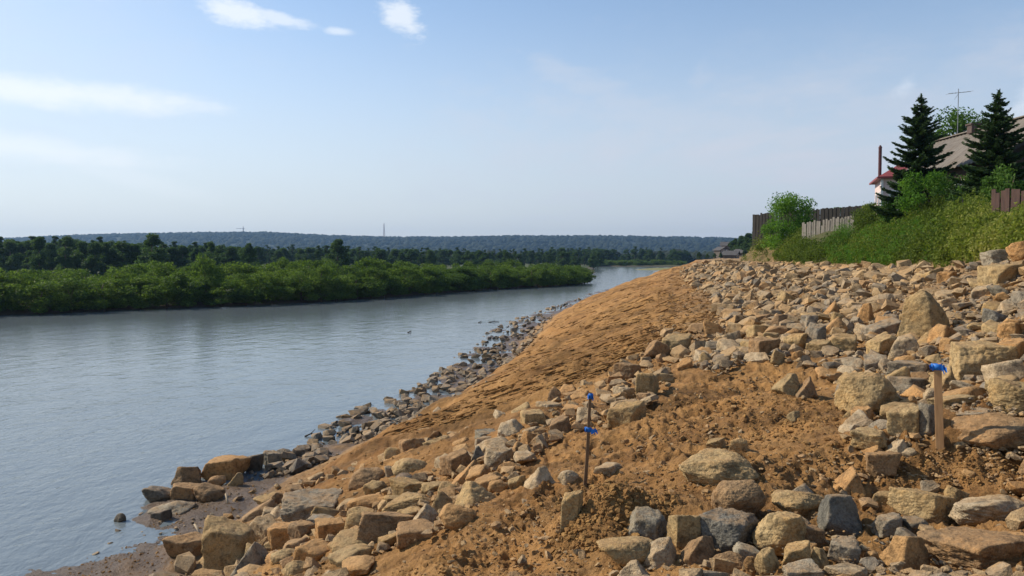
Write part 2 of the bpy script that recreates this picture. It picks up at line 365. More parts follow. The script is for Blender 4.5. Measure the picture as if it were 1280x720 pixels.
# heaps and hollows: x, y, radius x, radius y, height
HEAP = [(.62, 5.55, .36, .30, .27), (1.0, 5.3, .26, .22, -.14), (3.9, 6.7, 1.0, .45, .26), (3.4, 5.6, 1.2, .5, -.16), (1.25, 4.7, .5, .4, -.12),
        (3.2, 9.3, .8, .6, .14), (2.4, 11.3, .9, .5, .10), (4.2, 12.8, 1.3, .8, .12), (2.2, 7.6, .8, .7, -.08), (2.9, 8.3, .5, .4, .10),
        (1.9, 10.2, .6, .5, .10), (.1, 6.6, .7, .8, .10), (-.6, 5.5, .4, .8, .08), (5.8, 10.5, 1.0, .8, .15), (2.3, 6.4, .6, .4, .07),
        (-6.2, 12.6, 1.0, 1.4, -.05), (-5.6, 10.6, 1.0, .8, -.03)]
def section(X, Y):
    """u = position across the bank in units of the section's points, z = height"""
    t = (np.log(np.clip(Y, 1.0, 600))-TL[0])/(TL[1]-TL[0]); i = np.clip(t.astype(int), 0, len(TL)-2); f = t-i
    u = np.zeros(X.shape, float); z = np.full(X.shape, -1.9)
    xs = [TX[i, k]*(1-f)+TX[i+1, k]*f for k in range(NC)]; zs = [TZ[i, k]*(1-f)+TZ[i+1, k]*f for k in range(NC)]
    for k in range(NC-1):
        a = (X-xs[k])/(xs[k+1]-xs[k]); inn = (a >= 0)&(a < 1 if k < NC-2 else a >= 0)
        a = np.minimum(a, 1.5); u = np.where(inn, k-2+a, u); z = np.where(inn, zs[k]*(1-a)+zs[k+1]*a, z)
    u = np.where(X < xs[0], -3, u)
    return u, z                      # u: 0 shore, 1 toe, 2 mid slope, 3 edge, 4, 5 platform, 6 rise, 7 foot of the grass, 8 top, 9 plateau
def zbase(X, Y):
    u, z = section(X, Y)
    for hx, hy, rx, ry, h in HEAP:
        z = z+h*np.exp(-(((X-hx)/rx)**2+((Y-hy)/ry)**2))
    z = z+sstep(2.6, 4, u)*(1-sstep(6.6, 7.4, u))*.07*fbm2(X, Y, .55, 2, 40)
    return u, z
def zfull(X, Y, near=True):
    u, z = zbase(X, Y)
    dry = sstep(.9, 1.6, u)
    slope = sstep(1.2, 1.7, u)*(1-sstep(2.7, 3.2, u))
    plat = sstep(2.6, 3.1, u)*(1-sstep(6.9, 7.3, u))
    # bucket marks combed down the slope
    gq = Y*1.0+X*.30+.35*fbm2(X, Y, .5, 2, 3)
    gr = (np.abs(((gq*.52+.12*fbm2(X*.3, Y, .6, 2, 19)) % 1)-.5)*2)**1.3
    gr2 = np.abs(((gq*1.7+.3*vn2(X*1.3, Y*1.3, 8)) % 1)-.5)*2
    z = z+slope*(gr*.26+gr2*.10)*(.5+.5*sstep(-.5, .4, fbm2(X*.25, Y, .5, 2, 9)))*sstep(9, 14, Y)
    lump = fbm2(X, Y, 1.7, 3, 12)
    cl = 1-np.abs(fbm2(X, Y, 5.5, 3, 21))
    mask = sstep(-.3, .5, fbm2(X, Y, .8, 2, 33))
    z = z+slope*(.085*fbm2(X*.16, Y*.9+X*.27, 1.5, 3, 15)+.012*fbm2(X*.5, Y*3+X*.9, 5, 2, 16))
    z = z+dry*(.035*lump)+(plat+.25*slope)*(cl-.7)*(.015+.095*mask)+plat*.05*fbm2(X, Y, 1.1, 2, 14)
    z = z+dry*.014*fbm2(X, Y, 17, 3, 50)+dry*.006*fbm2(X, Y, 48, 2, 60)
    band = sstep(-.9, -.2, u)*(1-sstep(1.0, 1.6, u))
    z = z+band*(-.065*sstep(17, 22, Y)*sstep(.1, .5, u)+.075*fbm2(X, Y, .9, 3, 70)+.018*fbm2(X, Y, 6, 3, 75)+.006*fbm2(X, Y, 30, 2, 77))
    z = z+sstep(7.0, 7.3, u)*.16*fbm2(X, Y, .7, 3, 80)
    sc = sstep(46, 50, Y)*(1-sstep(60, 66, Y))*sstep(6.9, 7.1, u)*(1-sstep(7.9, 8.1, u)); z = z+sc*(.22*(1-np.abs(fbm2(X, Y, 1.6, 3, 95)))-.1+.06*fbm2(X, Y, 6, 2, 96))
    return u, z
# polar sheet, fine near the viewer
th = np.concatenate([np.linspace(-66, -38, 60, endpoint=False), np.linspace(-38, 38, 840), np.linspace(38.6, 72, 60)])
rad = np.concatenate([np.exp(np.linspace(math.log(1.2), math.log(3.4), 60, endpoint=False)), np.exp(np.linspace(math.log(3.4), math.log(30), 560, endpoint=False)), np.exp(np.linspace(math.log(30), math.log(640), 330))])
TH, RA = np.meshgrid(np.radians(th), rad); GX = RA*np.sin(TH); GY = RA*np.cos(TH)+.0
U, GZ = zfull(GX, np.maximum(GY, .3))
nr, nt = GX.shape
ii = np.arange(nr*nt).reshape(nr, nt)
Fq = np.stack([ii[:-1, :-1], ii[:-1, 1:], ii[1:, 1:], ii[1:, :-1]], -1).reshape(-1, 4)
keep = (U.ravel()[Fq].max(1) > -2.9); Fq = Fq[keep]
used = np.unique(Fq); remap = np.full(nr*nt, -1); remap[used] = np.arange(len(used)); Fq = remap[Fq][:, ::-1]
V = np.stack([GX, GY, GZ], -1).reshape(-1, 3)[used]; Uf = U.ravel()[used]
wet = (1-sstep(.07, .22, V[:, 2]+.03*fbm2(V[:, 0], V[:, 1], 1.5, 3, 90)))
green = sstep(7.0, 7.15, Uf)*(1-sstep(47, 50, V[:, 1])*(1-sstep(62, 66, V[:, 1]))*(Uf < 7.95))
dust = .6*sstep(3.2, 4.0, Uf+.3*fbm2(V[:, 0], V[:, 1], .6, 3, 91))*sstep(13, 19, V[:, 1])*(1-green)
dust = np.maximum(dust, .6*sstep(3.0, 3.3, Uf)*sstep(70, 100, V[:, 1]))
dust = np.maximum(dust, .5*sstep(.2, .6, Uf)*(1-sstep(1.0, 1.5, Uf)))
sca = sstep(47, 50, V[:, 1])*(1-sstep(62, 66, V[:, 1]))*sstep(6.85, 7.05, Uf)*(Uf < 7.95); green = np.maximum(green, .72*sca); dust = dust*(1-sca)
o = link('river_bank', mesh('river_bank', V, Fq, M['soil'], True, dict(wet=wet, green=green, dust=dust*(1-wet))))
tag(o, kind='structure')
del GX, GY, GZ, TH, RA, U, V, Fq

# ray through the photograph's pixel (1280 x 720) down to the bank: used only to survey where real things stand
cp, sp_ = math.cos(PITCH), math.sin(PITCH)
def rays(px, py):
    u = (np.asarray(px, float)-640)/FPX; v = (360-np.asarray(py, float))/FPX
    return u, cp+sp_*v, cp*v-sp_
YS = np.exp(np.linspace(math.log(2.2), math.log(590), 520))
def hit(px, py):
    dx_, dy_, dz_ = rays(px, py); dx_, dy_, dz_ = [np.atleast_1d(a) for a in (dx_, dy_, dz_)]
    t = YS[None]/dy_[:, None]; X = dx_[:, None]*t; Z = CAMZ+dz_[:, None]*t
    u, z = zbase(X, np.broadcast_to(YS[None], X.shape)); z = np.maximum(z, 0)
    below = Z <= z; ok = below.any(1); k = np.argmax(below, 1); k = np.maximum(k, 1); r = np.arange(len(k))
    d0 = Z[r, k-1]-z[r, k-1]; d1 = Z[r, k]-z[r, k]; f = d0/(d0-d1+1e-9)
    Y = YS[k-1]+(YS[k]-YS[k-1])*f; t = Y/dy_
    return dx_*t, Y, CAMZ+dz_*t, ok
def project(x, y, z):
    dz_ = z-CAMZ; f = y*cp-dz_*sp_; up = y*sp_+dz_*cp
    return 640+FPX*x/f, 360-FPX*up/f

# ------------------------------------------------------------------ water
m, q, b, out = newmat('river_water')
geo = q.n('ShaderNodeNewGeometry'); v = geo.outputs['Position']
flow = q.mapping(v, (.9, .55, 1), (0, 0, R(-8)))
w1 = q.noise(flow, 5.0, 4, .62, .3); w2 = q.noise(flow, 1.1, 4, .6, .4); w3 = q.noise(q.mapping(v, (1.0, .4, 1)), .09, 4, .6)
calm = q.ramp(w3, (.36, .25), (.62, 1.0))
q.L.new(q.mix(w3, (.115, .142, .158), (.135, .16, .172)), b.inputs['Base Color']); b.inputs['Roughness'].default_value = .10
b.inputs['IOR'].default_value = 1.333; b.inputs['Specular IOR Level'].default_value = .5
bump(q, b, q.m('ADD', q.m('MULTIPLY', q.m('MULTIPLY', w1, .22), calm), q.m('MULTIPLY', w2, .45)), 1.0, .10)
M['water'] = m
v = np.array([(-900, -60, 0), (700, -60, 0), (700, 900, 0), (-900, 900, 0)], float)
tag(link('river_water', mesh('river_water', v, [[0, 1, 2, 3]], m)), kind='structure')
M['bed'] = plain('river_bed', (.10, .08, .05), (.06, .05, .03), .95, .05)
v = np.array([(-9000, -200, -2), (9000, -200, -2), (9000, 11000, -2), (-9000, 11000, -2)], float)
tag(link('ground', mesh('ground', v, [[0, 1, 2, 3]], M['bed'])), kind='structure')

# ------------------------------------------------------------------ far bank and hills
BX = np.array([-2600, -300, -100, -60, -40.5, -31.5, -21, -14, -4.5, 7.7, 15, 20]); BY = np.array([-100, 0, 35, 50, 61, 69, 77.7, 90, 109, 124, 145, 230.])
def dland(X, Y):
    a = (Y-np.interp(X, BX, BY))*.8; e = .105*Y-X
    d = np.minimum(a, e); 
    return np.maximum(d, (Y-393-3*np.sin(X*.06)))
xs = np.concatenate([np.linspace(-2600, -120, 60, endpoint=False), np.linspace(-120, 140, 420), np.linspace(146, 2600, 60)])
ys = np.concatenate([np.linspace(-20, 50, 20, endpoint=False), np.linspace(50, 170, 260), np.linspace(172, 385, 60), np.linspace(386, 402, 20), np.linspace(410, 2700, 50)])
XX, YY = np.meshgrid(xs, ys); D = dland(XX, YY)+1.2*fbm2(XX, YY, .12, 3, 7)*.6
ZZ = -1.5+1.75*sstep(-2.2, .5, D)+.5*sstep(1, 5, D)+.12*fbm2(XX, YY, .4, 3, 5)
ii = np.arange(XX.size).reshape(XX.shape); F = np.stack([ii[:-1, :-1], ii[:-1, 1:], ii[1:, 1:], ii[1:, :-1]], -1).reshape(-1, 4)
F = F[(D.ravel()[F].max(1) > -3)]
# drop what lies under the near bank
cx = XX.ravel()[F].mean(1); cy = YY.ravel()[F].mean(1); F = F[~((cy > 405) & (cy < 600) & (cx > .34*cy))]
m, q, b, out = newmat('far_meadow'); geo = q.n('ShaderNodeNewGeometry'); n = q.noise(geo.outputs['Position'], .15, 5, .7)
sz = q.n('ShaderNodeSeparateXYZ'); q.L.new(geo.outputs['Position'], sz.inputs[0])
hgt = q.ramp(sz.outputs[2], (.15, 0.0), (.6, 1.0))
q.L.new(q.mix(hgt, (.075, .058, .036), q.mix(n, (.04, .055, .02), (.08, .09, .03))), b.inputs['Base Color']); b.inputs['Roughness'].default_value = .95
tag(link('far_bank', mesh('far_bank', np.stack([XX, YY, ZZ], -1).reshape(-1, 3), F, m, True)), kind='structure')

HR = 2300.
HPX = np.array([-900, -300, 0, 60, 110, 200, 260, 330, 400, 480, 560, 640, 760, 850, 905, 960, 1100, 1500, 2200])
HPY = np.array([300, 299, 298.5, 296, 293.5, 292, 291, 290.5, 294, 296.5, 296.5, 295, 295, 296.5, 297.5, 299, 301, 300, 302])
HX = (HPX-640)/FPX*HR; HZ = CAMZ+(322-HPY)/FPX*HR-9
def hill(X, Y):
    cr = np.interp(X*HR/np.maximum(Y, 500), HX, HZ)*1.0
    return cr*sstep(1150, HR, Y)**1.0*(1-.6*sstep(HR, HR+700, Y))
xs = np.linspace(-3600, 3600, 240); ys = np.linspace(1000, 3000, 90); XX, YY = np.meshgrid(xs, ys)
ZZ = hill(XX, YY)+2.5*fbm2(XX, YY, .006, 3, 4)*sstep(1200, 1500, YY)+.35
ii = np.arange(XX.size).reshape(XX.shape); F = np.stack([ii[:-1, :-1], ii[:-1, 1:], ii[1:, 1:], ii[1:, :-1]], -1).reshape(-1, 4)
m, q, b, out = newmat('hill_forest_floor'); geo = q.n('ShaderNodeNewGeometry'); n = q.noise(geo.outputs['Position'], .012, 5, .7)
q.L.new(q.mix(n, (.012, .02, .012), (.024, .036, .018)), b.inputs['Base Color']); b.inputs['Roughness'].default_value = .95
M['hill'] = m
tag(link('hills', mesh('hills', np.stack([XX, YY, ZZ], -1).reshape(-1, 3), F, m, True)), kind='structure')

# ================================================================== stones
import bmesh
def ico(n):
    bm = bmesh.new(); bmesh.ops.create_icosphere(bm, subdivisions=n, radius=1)
    v = np.array([x.co[:] for x in bm.verts]); f = np.array([[y.index for y in x.verts] for x in bm.faces]); bm.free(); return v, f
ICO = {n: ico(n) for n in (3, 4, 5, 6)}
def rot(ax, an):
    ax = np.asarray(ax, float); ax /= np.linalg.norm(ax); x, y, z = ax; c_, s_ = math.cos(an), math.sin(an); C = 1-c_
    return np.array([[c_+x*x*C, x*y*C-z*s_, x*z*C+y*s_], [y*x*C+z*s_, c_+y*y*C, y*z*C-x*s_], [z*x*C-y*s_, z*y*C+x*s_, c_+z*z*C]])
def rock_shape(kind, lvl, r):
    """a broken stone: cut by planes with chipped edges; returns vertices in a unit box and faces"""
    v, f = ICO[lvl]
    N = []; H = []
    if kind in 'BS':
        Q = rot(r.normal(size=3), r.normal()*.16)@rot((0, 0, 1), r.uniform(0, 3.14))
        for k, ax in enumerate(np.eye(3)):
            for s_ in (-1, 1):
                N.append(Q@(ax*s_)+r.normal(size=3)*.13); H.append(1+r.normal()*.07)
        for k in range(7 if kind == 'B' else 6): N.append(r.normal(size=3)); H.append(r.uniform(1.12, 1.42))
        pw = 44
    elif kind == 'R':
        for k in range(22): N.append(r.normal(size=3)); H.append(r.uniform(.9, 1.15))
        pw = 17
    elif kind == 'W':
        for k in range(9): N.append(r.normal(size=3)); H.append(r.uniform(.75, 1.25))
        N += [np.array([0, 0, -1.]), np.array([-.9, 0, .8]), np.array([.8, -.5, .35]), np.array([0, 1, .2]), np.array([.1, -1, .3])]; H += [.8, .55, .8, .8, .75]
        pw = 40
    else:   # P pointed
        a0 = r.uniform(0, 6.28)
        for k in range(4):
            a = a0+k*1.57+r.normal()*.25; N.append(np.array([math.cos(a), math.sin(a), .38+r.normal()*.22])); H.append(.72+r.normal()*.09)
        for k in range(9): N.append(r.normal(size=3)); H.append(r.uniform(.9, 1.25))
        N.append(np.array([0, 0, -1.])); H.append(.75); pw = 40
    N = np.array(N); N /= np.linalg.norm(N, axis=1, keepdims=True); H = np.array(H)
    # keep it closed on every side
    N = np.concatenate([N, np.eye(3), -np.eye(3)]); H = np.concatenate([H, np.full(6, 1.5)])
    q_ = np.maximum(v@N.T, 0)/H
    rr = (q_**pw).sum(1)**(-1/pw)
    o3 = r.uniform(0, 50, 3)
    p = v*rr[:, None]
    chip = fbm3(p+o3, 1.6, 2, 1); fine_ = fbm3(p+o3, 4.5, 3, 5, .55)
    led = np.abs(fbm3(p*np.array([1, 1, 2.6])+o3, 3.2, 2, 9))
    p = p*(1+.06*chip+.032*fine_-.07*np.maximum(.35-led, 0)+.012*fbm3(p+o3, 15, 2, 3))[:, None]
    lo, hi = p.min(0), p.max(0)
    return (p-(lo+hi)/2)/(hi-lo), f
def poly_key(name, me_v, f, mat, flat=.62):
    me = mesh(name, me_v, f, mat, True)
    return me

HERO = """
1050 463 1122 527 t R|big smooth tan boulder at the edge of the bare soil
1060 506 1093 536 o B|small orange cube under the big smooth tan boulder
1107 504 1154 551 t B|flat-faced tan stone behind the low wood-stake mound
1150 502 1172 548 g B|grey stone with cracked face touching the taller stake
1180 512 1296 565 b R|long brown boulder with a shaded underside past the taller stake
1193 509 1238 528 g S|flat pale grey slab resting on the long brown boulder
1240 470 1304 517 t R|large rough tan-grey boulder above the long brown boulder
1162 492 1216 511 t B|low tan block behind the flat pale grey slab
1062 535 1116 561 t B|tan block on the rim above the soil mound
1110 547 1139 569 p W|pale wedge on the rim above the soil mound
1076 556 1106 570 o W|narrow orange wedge under the tan rim block
1080 560 1124 597 b B|dark brown tilted block at the side of the soil mound
1123 558 1147 573 p R|pale low stone at the foot of the taller stake
1033 582 1088 622 o W|orange tilted slab behind the blue-grey pointed boulder
1200 585 1224 601 o R|small orange stone alone on the soil mound
1023 614 1078 664 d P|blue-grey pointed boulder with a bright lit face
966 612 1030 646 t R|rounded tan stone half sunk beside the blue-grey pointed boulder
943 634 1009 692 t R|long upright tan boulder in the lower rock row
1113 606 1195 660 t B|large flat-topped tan block in front of the soil mound
1190 611 1296 663 p R|large pale boulder with a dark hollow beneath it
1256 599 1292 619 o R|orange rock behind the large pale boulder
1092 643 1126 668 g S|small layered grey stone beside the flat-topped block
1100 662 1161 710 o P|orange peaked boulder in the lower rock row
1158 658 1284 716 b B|very large flat brown boulder in the bottom corner
1236 664 1290 692 o S|orange slab leaning behind the very large flat brown boulder
979 650 1028 680 b S|layered brown stone under the rounded tan stone
1032 672 1074 703 g B|dull grey block half buried near the orange peaked boulder
976 674 1016 714 t B|tan stone crusted with earth in the lower rock row
1014 682 1038 712 t P|narrow tan shard in the lower rock row
980 703 1026 733 g S|grey slate stone at the bottom edge of the view
1030 705 1084 728 p S|pale tan slab at the bottom edge of the view
1081 687 1098 702 o R|round orange pebble beside the orange peaked boulder
984 513 1001 531 t R|small tan stone standing on the soil hump
779 633 839 686 d B|dark grey block with one tan lit side
836 637 874 690 t B|tan block wedged between two dark grey boulders
871 636 948 693 d B|large dark slate-grey boulder with a pale flat top
746 669 824 716 t R|bulky tan boulder in front of the dark grey block
792 672 851 712 p W|tan ridge-backed stone leaning on the bulky tan boulder
849 665 894 710 b W|earthy brown peaked stone in front of the tan wedged block
890 688 932 712 b R|low brown stone below the slate-grey boulder
929 693 948 720 o R|upright orange cobble below the slate-grey boulder
944 682 973 724 t R|upright tan cobble below the slate-grey boulder
764 697 818 734 p P|pale peaked stone at the bottom edge of the view
848 562 941 612 t R|broad tan rock lying alone on the churned soil
889 595 956 647 b R|brown boulder just below the broad lone tan rock
909 546 934 569 t R|small tan stone just behind the broad lone tan rock
882 547 908 563 t S|thin tan stone behind the broad lone tan rock
742 578 778 594 p S|flat pale stone on soil past the thinner stake
697 586 724 607 p R|mottled white stone beside the thinner stake
700 612 729 657 t S|tan slab leaning against the mound of the thinner stake
766 482 793 499 p B|pale block on the ridge behind the thinner stake
793 464 826 498 t B|tall tan block on top of the ridge
765 452 802 474 b B|dark-faced slab on the ridge crest facing the slope
758 502 808 534 t S|long tan slab with shaded underside behind the thinner stake
774 505 793 519 p R|small mottled white stone on the long tan slab
683 482 701 505 b P|upright pointed brown stone at the slope edge of the ridge
826 417 867 445 t B|tan boulder high on the ridge beside the combed slope
804 424 838 452 b R|brown stone against the tan ridge-top boulder
497 544 535 575 b B|dark brown hollow-faced boulder on the beach side of the ridge
480 557 504 582 t R|tan stone beside the hollow-faced boulder
490 569 538 601 t R|earthy tan boulder in front of the hollow-faced boulder
529 545 564 566 t B|tan block behind the earthy tan boulder
436 581 486 618 b R|large brown earth-caked boulder near the beach
481 583 495 606 g S|thin grey splinter beside the earth-caked boulder
492 591 519 609 w R|dark rounded cobble in front of the splinter
436 614 484 642 o R|rounded orange boulder below the earth-caked boulder
354 613 424 657 g B|big grey-brown angular boulder at the river edge of the heap
486 597 532 624 t S|slanting tan slab in the middle of the heap
479 612 543 642 t R|wide tan boulder in the middle of the heap
549 562 589 600 b S|shaded brown slab tilted up in the heap
565 546 590 566 o R|small orange stone at the back of the heap
563 575 601 607 o W|orange sharp-edged stone in the heap
605 555 641 586 p B|pale-fronted block with a brown top
587 556 611 584 d P|dark grey pointed stone in the heap
547 601 571 624 t R|small tan stone in front of the orange sharp-edged stone
567 600 623 636 t P|large tan peaked boulder in the heap
549 626 596 662 o R|rounded ochre boulder below the tan peaked boulder
508 630 552 663 p W|brown stone with a pale crust along its edge
444 632 518 679 b B|long brown slab with a black shaded underside
434 632 469 655 t R|tan stone between the orange and the long brown slab
411 664 473 699 t R|round tan boulder low in the heap
384 643 419 661 d S|small dark greenish slate on the big grey-brown angular boulder
390 644 434 680 o S|long orange tan slab sloping down to the beach
622 523 658 552 p R|pale tan boulder with smooth top on the ridge
593 536 623 556 d B|dark teal-grey block on the ridge
573 537 596 556 t R|small tan stone beside the dark teal-grey block
650 512 684 537 t B|tan squared stone on the ridge
650 537 678 557 o P|orange tan peaked stone on the ridge
599 546 643 568 p R|big pale rounded stone under the dark teal-grey block
670 501 706 520 p S|flat pale stone on the ridge
655 580 700 612 p P|pale pyramid-shaped stone set in soil
635 592 657 614 t R|small tan stone beside the pale pyramid-shaped stone
212 663 267 706 b B|square brown block lying alone on the muddy beach
254 566 310 604 o B|big orange-brown boulder at the water's edge
214 579 253 610 b P|brown pyramid-shaped boulder at the water's edge
182 604 224 630 w R|dark wet rounded boulder farthest out in the water
216 602 248 630 b B|brown block behind the flat grey shore boulder
190 624 240 646 g R|flat rounded grey boulder at the water's edge
244 602 281 631 b R|rounded brown boulder beside the shore block
261 593 283 611 b R|small brown boulder under the big orange-brown boulder
307 565 329 592 w B|dark upright block at the end of the shore boulders
281 590 303 611 t W|tan wedge leaning on the shore boulders
190 636 214 653 w S|dark wet slab in front of the flat grey shore boulder
143 640 157 654 w R|lone dark wet stone on the mud spit
326 563 352 585 g S|layered grey stone beside the dark upright block
344 559 369 573 w R|dark stone at the water past the layered grey stone
301 622 351 651 b W|orange-brown wedge with shaded side above the beach
354 605 380 628 b B|shaded brown block above the beach
337 612 362 634 b R|brown stone next to the shaded brown block
312 644 355 683 p S|tilted slab with a pale crusted edge
257 650 319 722 t S|very big tan slab sloping to the beach
287 674 338 724 g W|grey-green slab beside the very big tan slab
336 651 378 689 o B|squared orange boulder low in the heap
360 650 396 681 b B|brown boulder beside the squared orange boulder
337 684 374 710 t R|tan stone below the squared orange boulder
352 697 390 726 t R|tan stone at the bottom edge of the heap
1122 361 1190 429 t P|tallest tan boulder, leaning and peaked, in the rubble field
1085 416 1125 449 t B|tan boulder split along its middle in the rubble
1108 417 1147 452 p P|pale tan broken boulder below the tallest boulder
1082 398 1124 427 g S|grey slab leaning under the tallest boulder
1184 425 1257 480 t B|very broad flat tan boulder in the rubble field
1245 421 1290 462 o B|orange boulder beside the very broad flat tan boulder
1249 401 1283 428 o B|squared orange block above the very broad flat boulder
1174 421 1198 443 o B|small orange cube beside the very broad flat boulder
1229 329 1274 364 t B|large tan-grey slab block below the grass corner
1231 311 1270 334 g B|dark-sided box-like boulder against the grass
1262 301 1298 332 o R|orange rounded boulder at the top of the rubble
1171 339 1196 356 o B|orange-brown cube at the foot of the grass
1212 356 1242 376 p S|pale slab near the top of the rubble
1229 387 1257 409 d S|blue-grey flat stone among slate chips
1066 378 1094 407 o P|bright orange pointed stone in the rubble
1027 375 1051 399 o W|orange stone in the middle of the rubble
972 364 994 381 t S|tan leaning slab high in the rubble
959 392 984 413 b R|brown tan stone near the soil edge of the rubble
1002 394 1024 418 g P|grey pointed stone in the rubble
1030 396 1058 425 o R|ochre boulder beside the grey pointed stone
1004 402 1032 442 g S|tall thin grey slab leaning in the rubble
1007 424 1041 446 t B|tan block at the foot of the thin grey slab
1037 417 1076 444 t B|broad tan boulder at the lower edge of the rubble
981 415 1013 442 t R|rounded tan boulder at the lower edge of the rubble
937 421 974 449 b B|squared brown block at the lower edge of the rubble
989 437 1009 454 o R|small ochre stone below the rounded tan boulder
1077 442 1109 467 g S|layered grey stone above the big smooth tan boulder
1107 450 1163 477 g B|wide dark grey slab behind the taller stake
1139 464 1161 485 b R|round brown stone below the wide dark grey slab
1157 456 1202 495 t W|tan triangular stone right behind the taller stake
968 466 1004 494 t W|tan upright shard on the bare soil
992 470 1022 496 b W|brown upright shard on the bare soil
879 402 906 424 o S|orange slab at the edge of the combed slope
1266 452 1300 476 t B|tan block on the frame side of the broad flat boulder
"""
heroes = []          # (x0,y0,x1,y1,label)
MATWORD = dict(t='tan', o='orange', b='brown', g='grey', d='dark grey', p='pale', w='dark wet')
def unproj(px, py, Y):
    dx_, dy_, dz_ = rays(px, py); t = Y/dy_; return float(dx_*t), Y, float(CAMZ+dz_*t)
placed = []          # world x, y, radius of big stones
hid = 0
for line in HERO.strip().split('\n'):
    a, lab = line.split('|'); x0, y0, x1, y1, mk, kd = a.split(); x0, y0, x1, y1 = map(float, (x0, y0, x1, y1)); hid += 1
    w, h = x1-x0, y1-y0
    hx, hy, hz, ok = hit([(x0+x1)/2], [y1-.12*h]); Yb = float(hy[0])
    Wd = w*Yb/FPX; Hh = h*Yb/FPX
    Dp = min(Wd*.85, Hh*1.8) if kd != 'S' else Wd*.8
    Yc = Yb+Dp*.32
    Wd = w*Yc/FPX*1.03
    dip = -float(rays((x0+x1)/2, (y0+y1)/2)[2])
    Hz = max(Hh*.62, Hh*Yc/Yb-.35*Dp*dip)
    x, y, z = unproj((x0+x1)/2, (y0+y1)/2, Yc)
    # sits down into the ground: deeper than the part one sees
    top = z+Hz/2; gz = float(zbase(np.array([x]), np.array([y]))[1][0]); bot = min(z-Hz/2, gz)-.12*Hz
    r_ = np.random.default_rng(1000+hid)
    vv, ff = rock_shape(kd, 6 if w > 62 else 5 if w > 24 else 4, r_)
    vv = vv*np.array([Wd, Dp, top-bot])
    if kd == 'S':
        sh = r_.choice([-1, 1])*.25; vv[:, 2] += vv[:, 0]*sh*(Hz/Wd)
    me = mesh('rock', vv, ff, M[mk], True)
    o = link('rock', me, loc=(x, y, (top+bot)/2))
    tag(o, lab, 'rock', 'broken rocks dumped along the river bank')
    heroes.append(((x0+x1)/2, (y0+y1)/2, w, h, lab)); placed.append((x, y, max(Wd, Dp)*.5))
NH = len(heroes)
print('heroes', NH)

# ---- sampling areas, as polygons surveyed on the photograph and laid on the ground
def inpoly(px, py, poly):
    r = np.zeros(len(px), bool); n = len(poly)
    for i in range(n):
        x1_, y1_ = poly[i]; x2, y2 = poly[(i+1) % n]
        cnd = ((y1_ > py) != (y2 > py)) & (px < (x2-x1_)*(py-y1_)/(y2-y1_+1e-9)+x1_); r ^= cnd
    return r
Z_RUB = [(872, 330), (900, 327), (985, 337), (1100, 340), (1170, 341), (1235, 326), (1300, 305), (1420, 290), (1420, 600), (1300, 590), (1180, 560), (1105, 556), (1070, 545), (1045, 480), (1000, 458), (940, 452), (900, 470), (850, 455), (905, 410), (890, 372), (850, 350), (850, 338)]
Z_RIDGE = [(190, 740), (290, 640), (340, 610), (440, 590), (500, 545), (580, 545), (620, 525), (690, 500), (760, 470), (800, 440), (840, 415), (905, 400), (935, 440), (870, 450), (830, 490), (790, 530), (700, 545), (640, 605), (560, 665), (480, 690), (400, 760)]
Z_LOW = [(740, 760), (745, 690), (790, 640), (940, 640), (1000, 612), (1080, 600), (1110, 620), (1300, 595), (1420, 590), (1420, 900), (700, 900)]
Z_SHORE = [(742, 366), (700, 388), (672, 420), (640, 455), (610, 490), (560, 525), (470, 545), (400, 580), (340, 600), (330, 575), (380, 560), (405, 535), (450, 510), (520, 485), (550, 455), (600, 420), (625, 405), (660, 385), (700, 372)]
Z_SHORE2 = [(60, 690), (150, 640), (210, 600), (260, 570), (340, 560), (400, 540), (400, 575), (330, 600), (280, 640), (200, 660), (120, 690)]
Z_SLOPE = [(880, 330), (900, 400), (800, 445), (680, 500), (560, 545), (470, 560), (600, 500), (700, 400), (740, 370), (820, 340)]
Z_SOIL = [(930, 445), (1040, 460), (1060, 545), (1110, 600), (1000, 610), (900, 640), (780, 640), (740, 690), (700, 760), (380, 760), (560, 670), (660, 600), (720, 545), (800, 530), (850, 480)]
Z_BEACH = [(100, 700), (300, 600), (400, 575), (500, 545), (440, 590), (340, 620), (270, 650), (200, 740), (60, 740)]
Z_MOUND = [(1110, 575), (1180, 560), (1300, 575), (1300, 610), (1180, 610), (1090, 600), (1050, 660)]
Z_CUT = [(1160, 360), (1300, 330), (1300, 430), (1200, 440), (1190, 400)]
def sample(poly, n, lo, hi, pw, seed):
    """n stones in the area with a power law of sizes (metres)"""
    r = np.random.default_rng(seed); P_ = np.array(poly, float); a, b_ = P_.min(0), P_.max(0); out_ = []
    X = []; k = 0
    while k < n:
        qx = r.uniform(a[0], b_[0], n*2); qy = r.uniform(a[1], b_[1], n*2); i = inpoly(qx, qy, poly); X.append(np.stack([qx[i], qy[i]], 1)); k += i.sum()
    X = np.concatenate(X)[:n]; x, y, z, ok = hit(X[:, 0], X[:, 1])
    t = r.uniform(0, 1, n); s = (lo**(1-pw)+(hi**(1-pw)-lo**(1-pw))*t)**(1/(1-pw))
    return np.stack([x, y, z, s, X[:, 0], X[:, 1]], 1)[ok]
def mixc(n, seed, *pairs):
    r = np.random.default_rng(seed); k = r.choice(len(pairs), n, p=np.array([p_ for _, p_ in pairs])/sum(p_ for _, p_ in pairs)); return np.array([pairs[j][0] for j in k])
sets = []
def addset(poly, n, lo, hi, pw, seed, huelo, huehi, lift=0.0, flat=.6):
    A = sample(poly, n, lo, hi, pw, seed); r = np.random.default_rng(seed+500)
    hue = np.clip(r.beta(1.6, 1.6, len(A))*(huehi-huelo)+huelo, 0, 1)
    sets.append(np.column_stack([A, hue, r.uniform(0, lift, len(A)), np.full(len(A), flat)]))
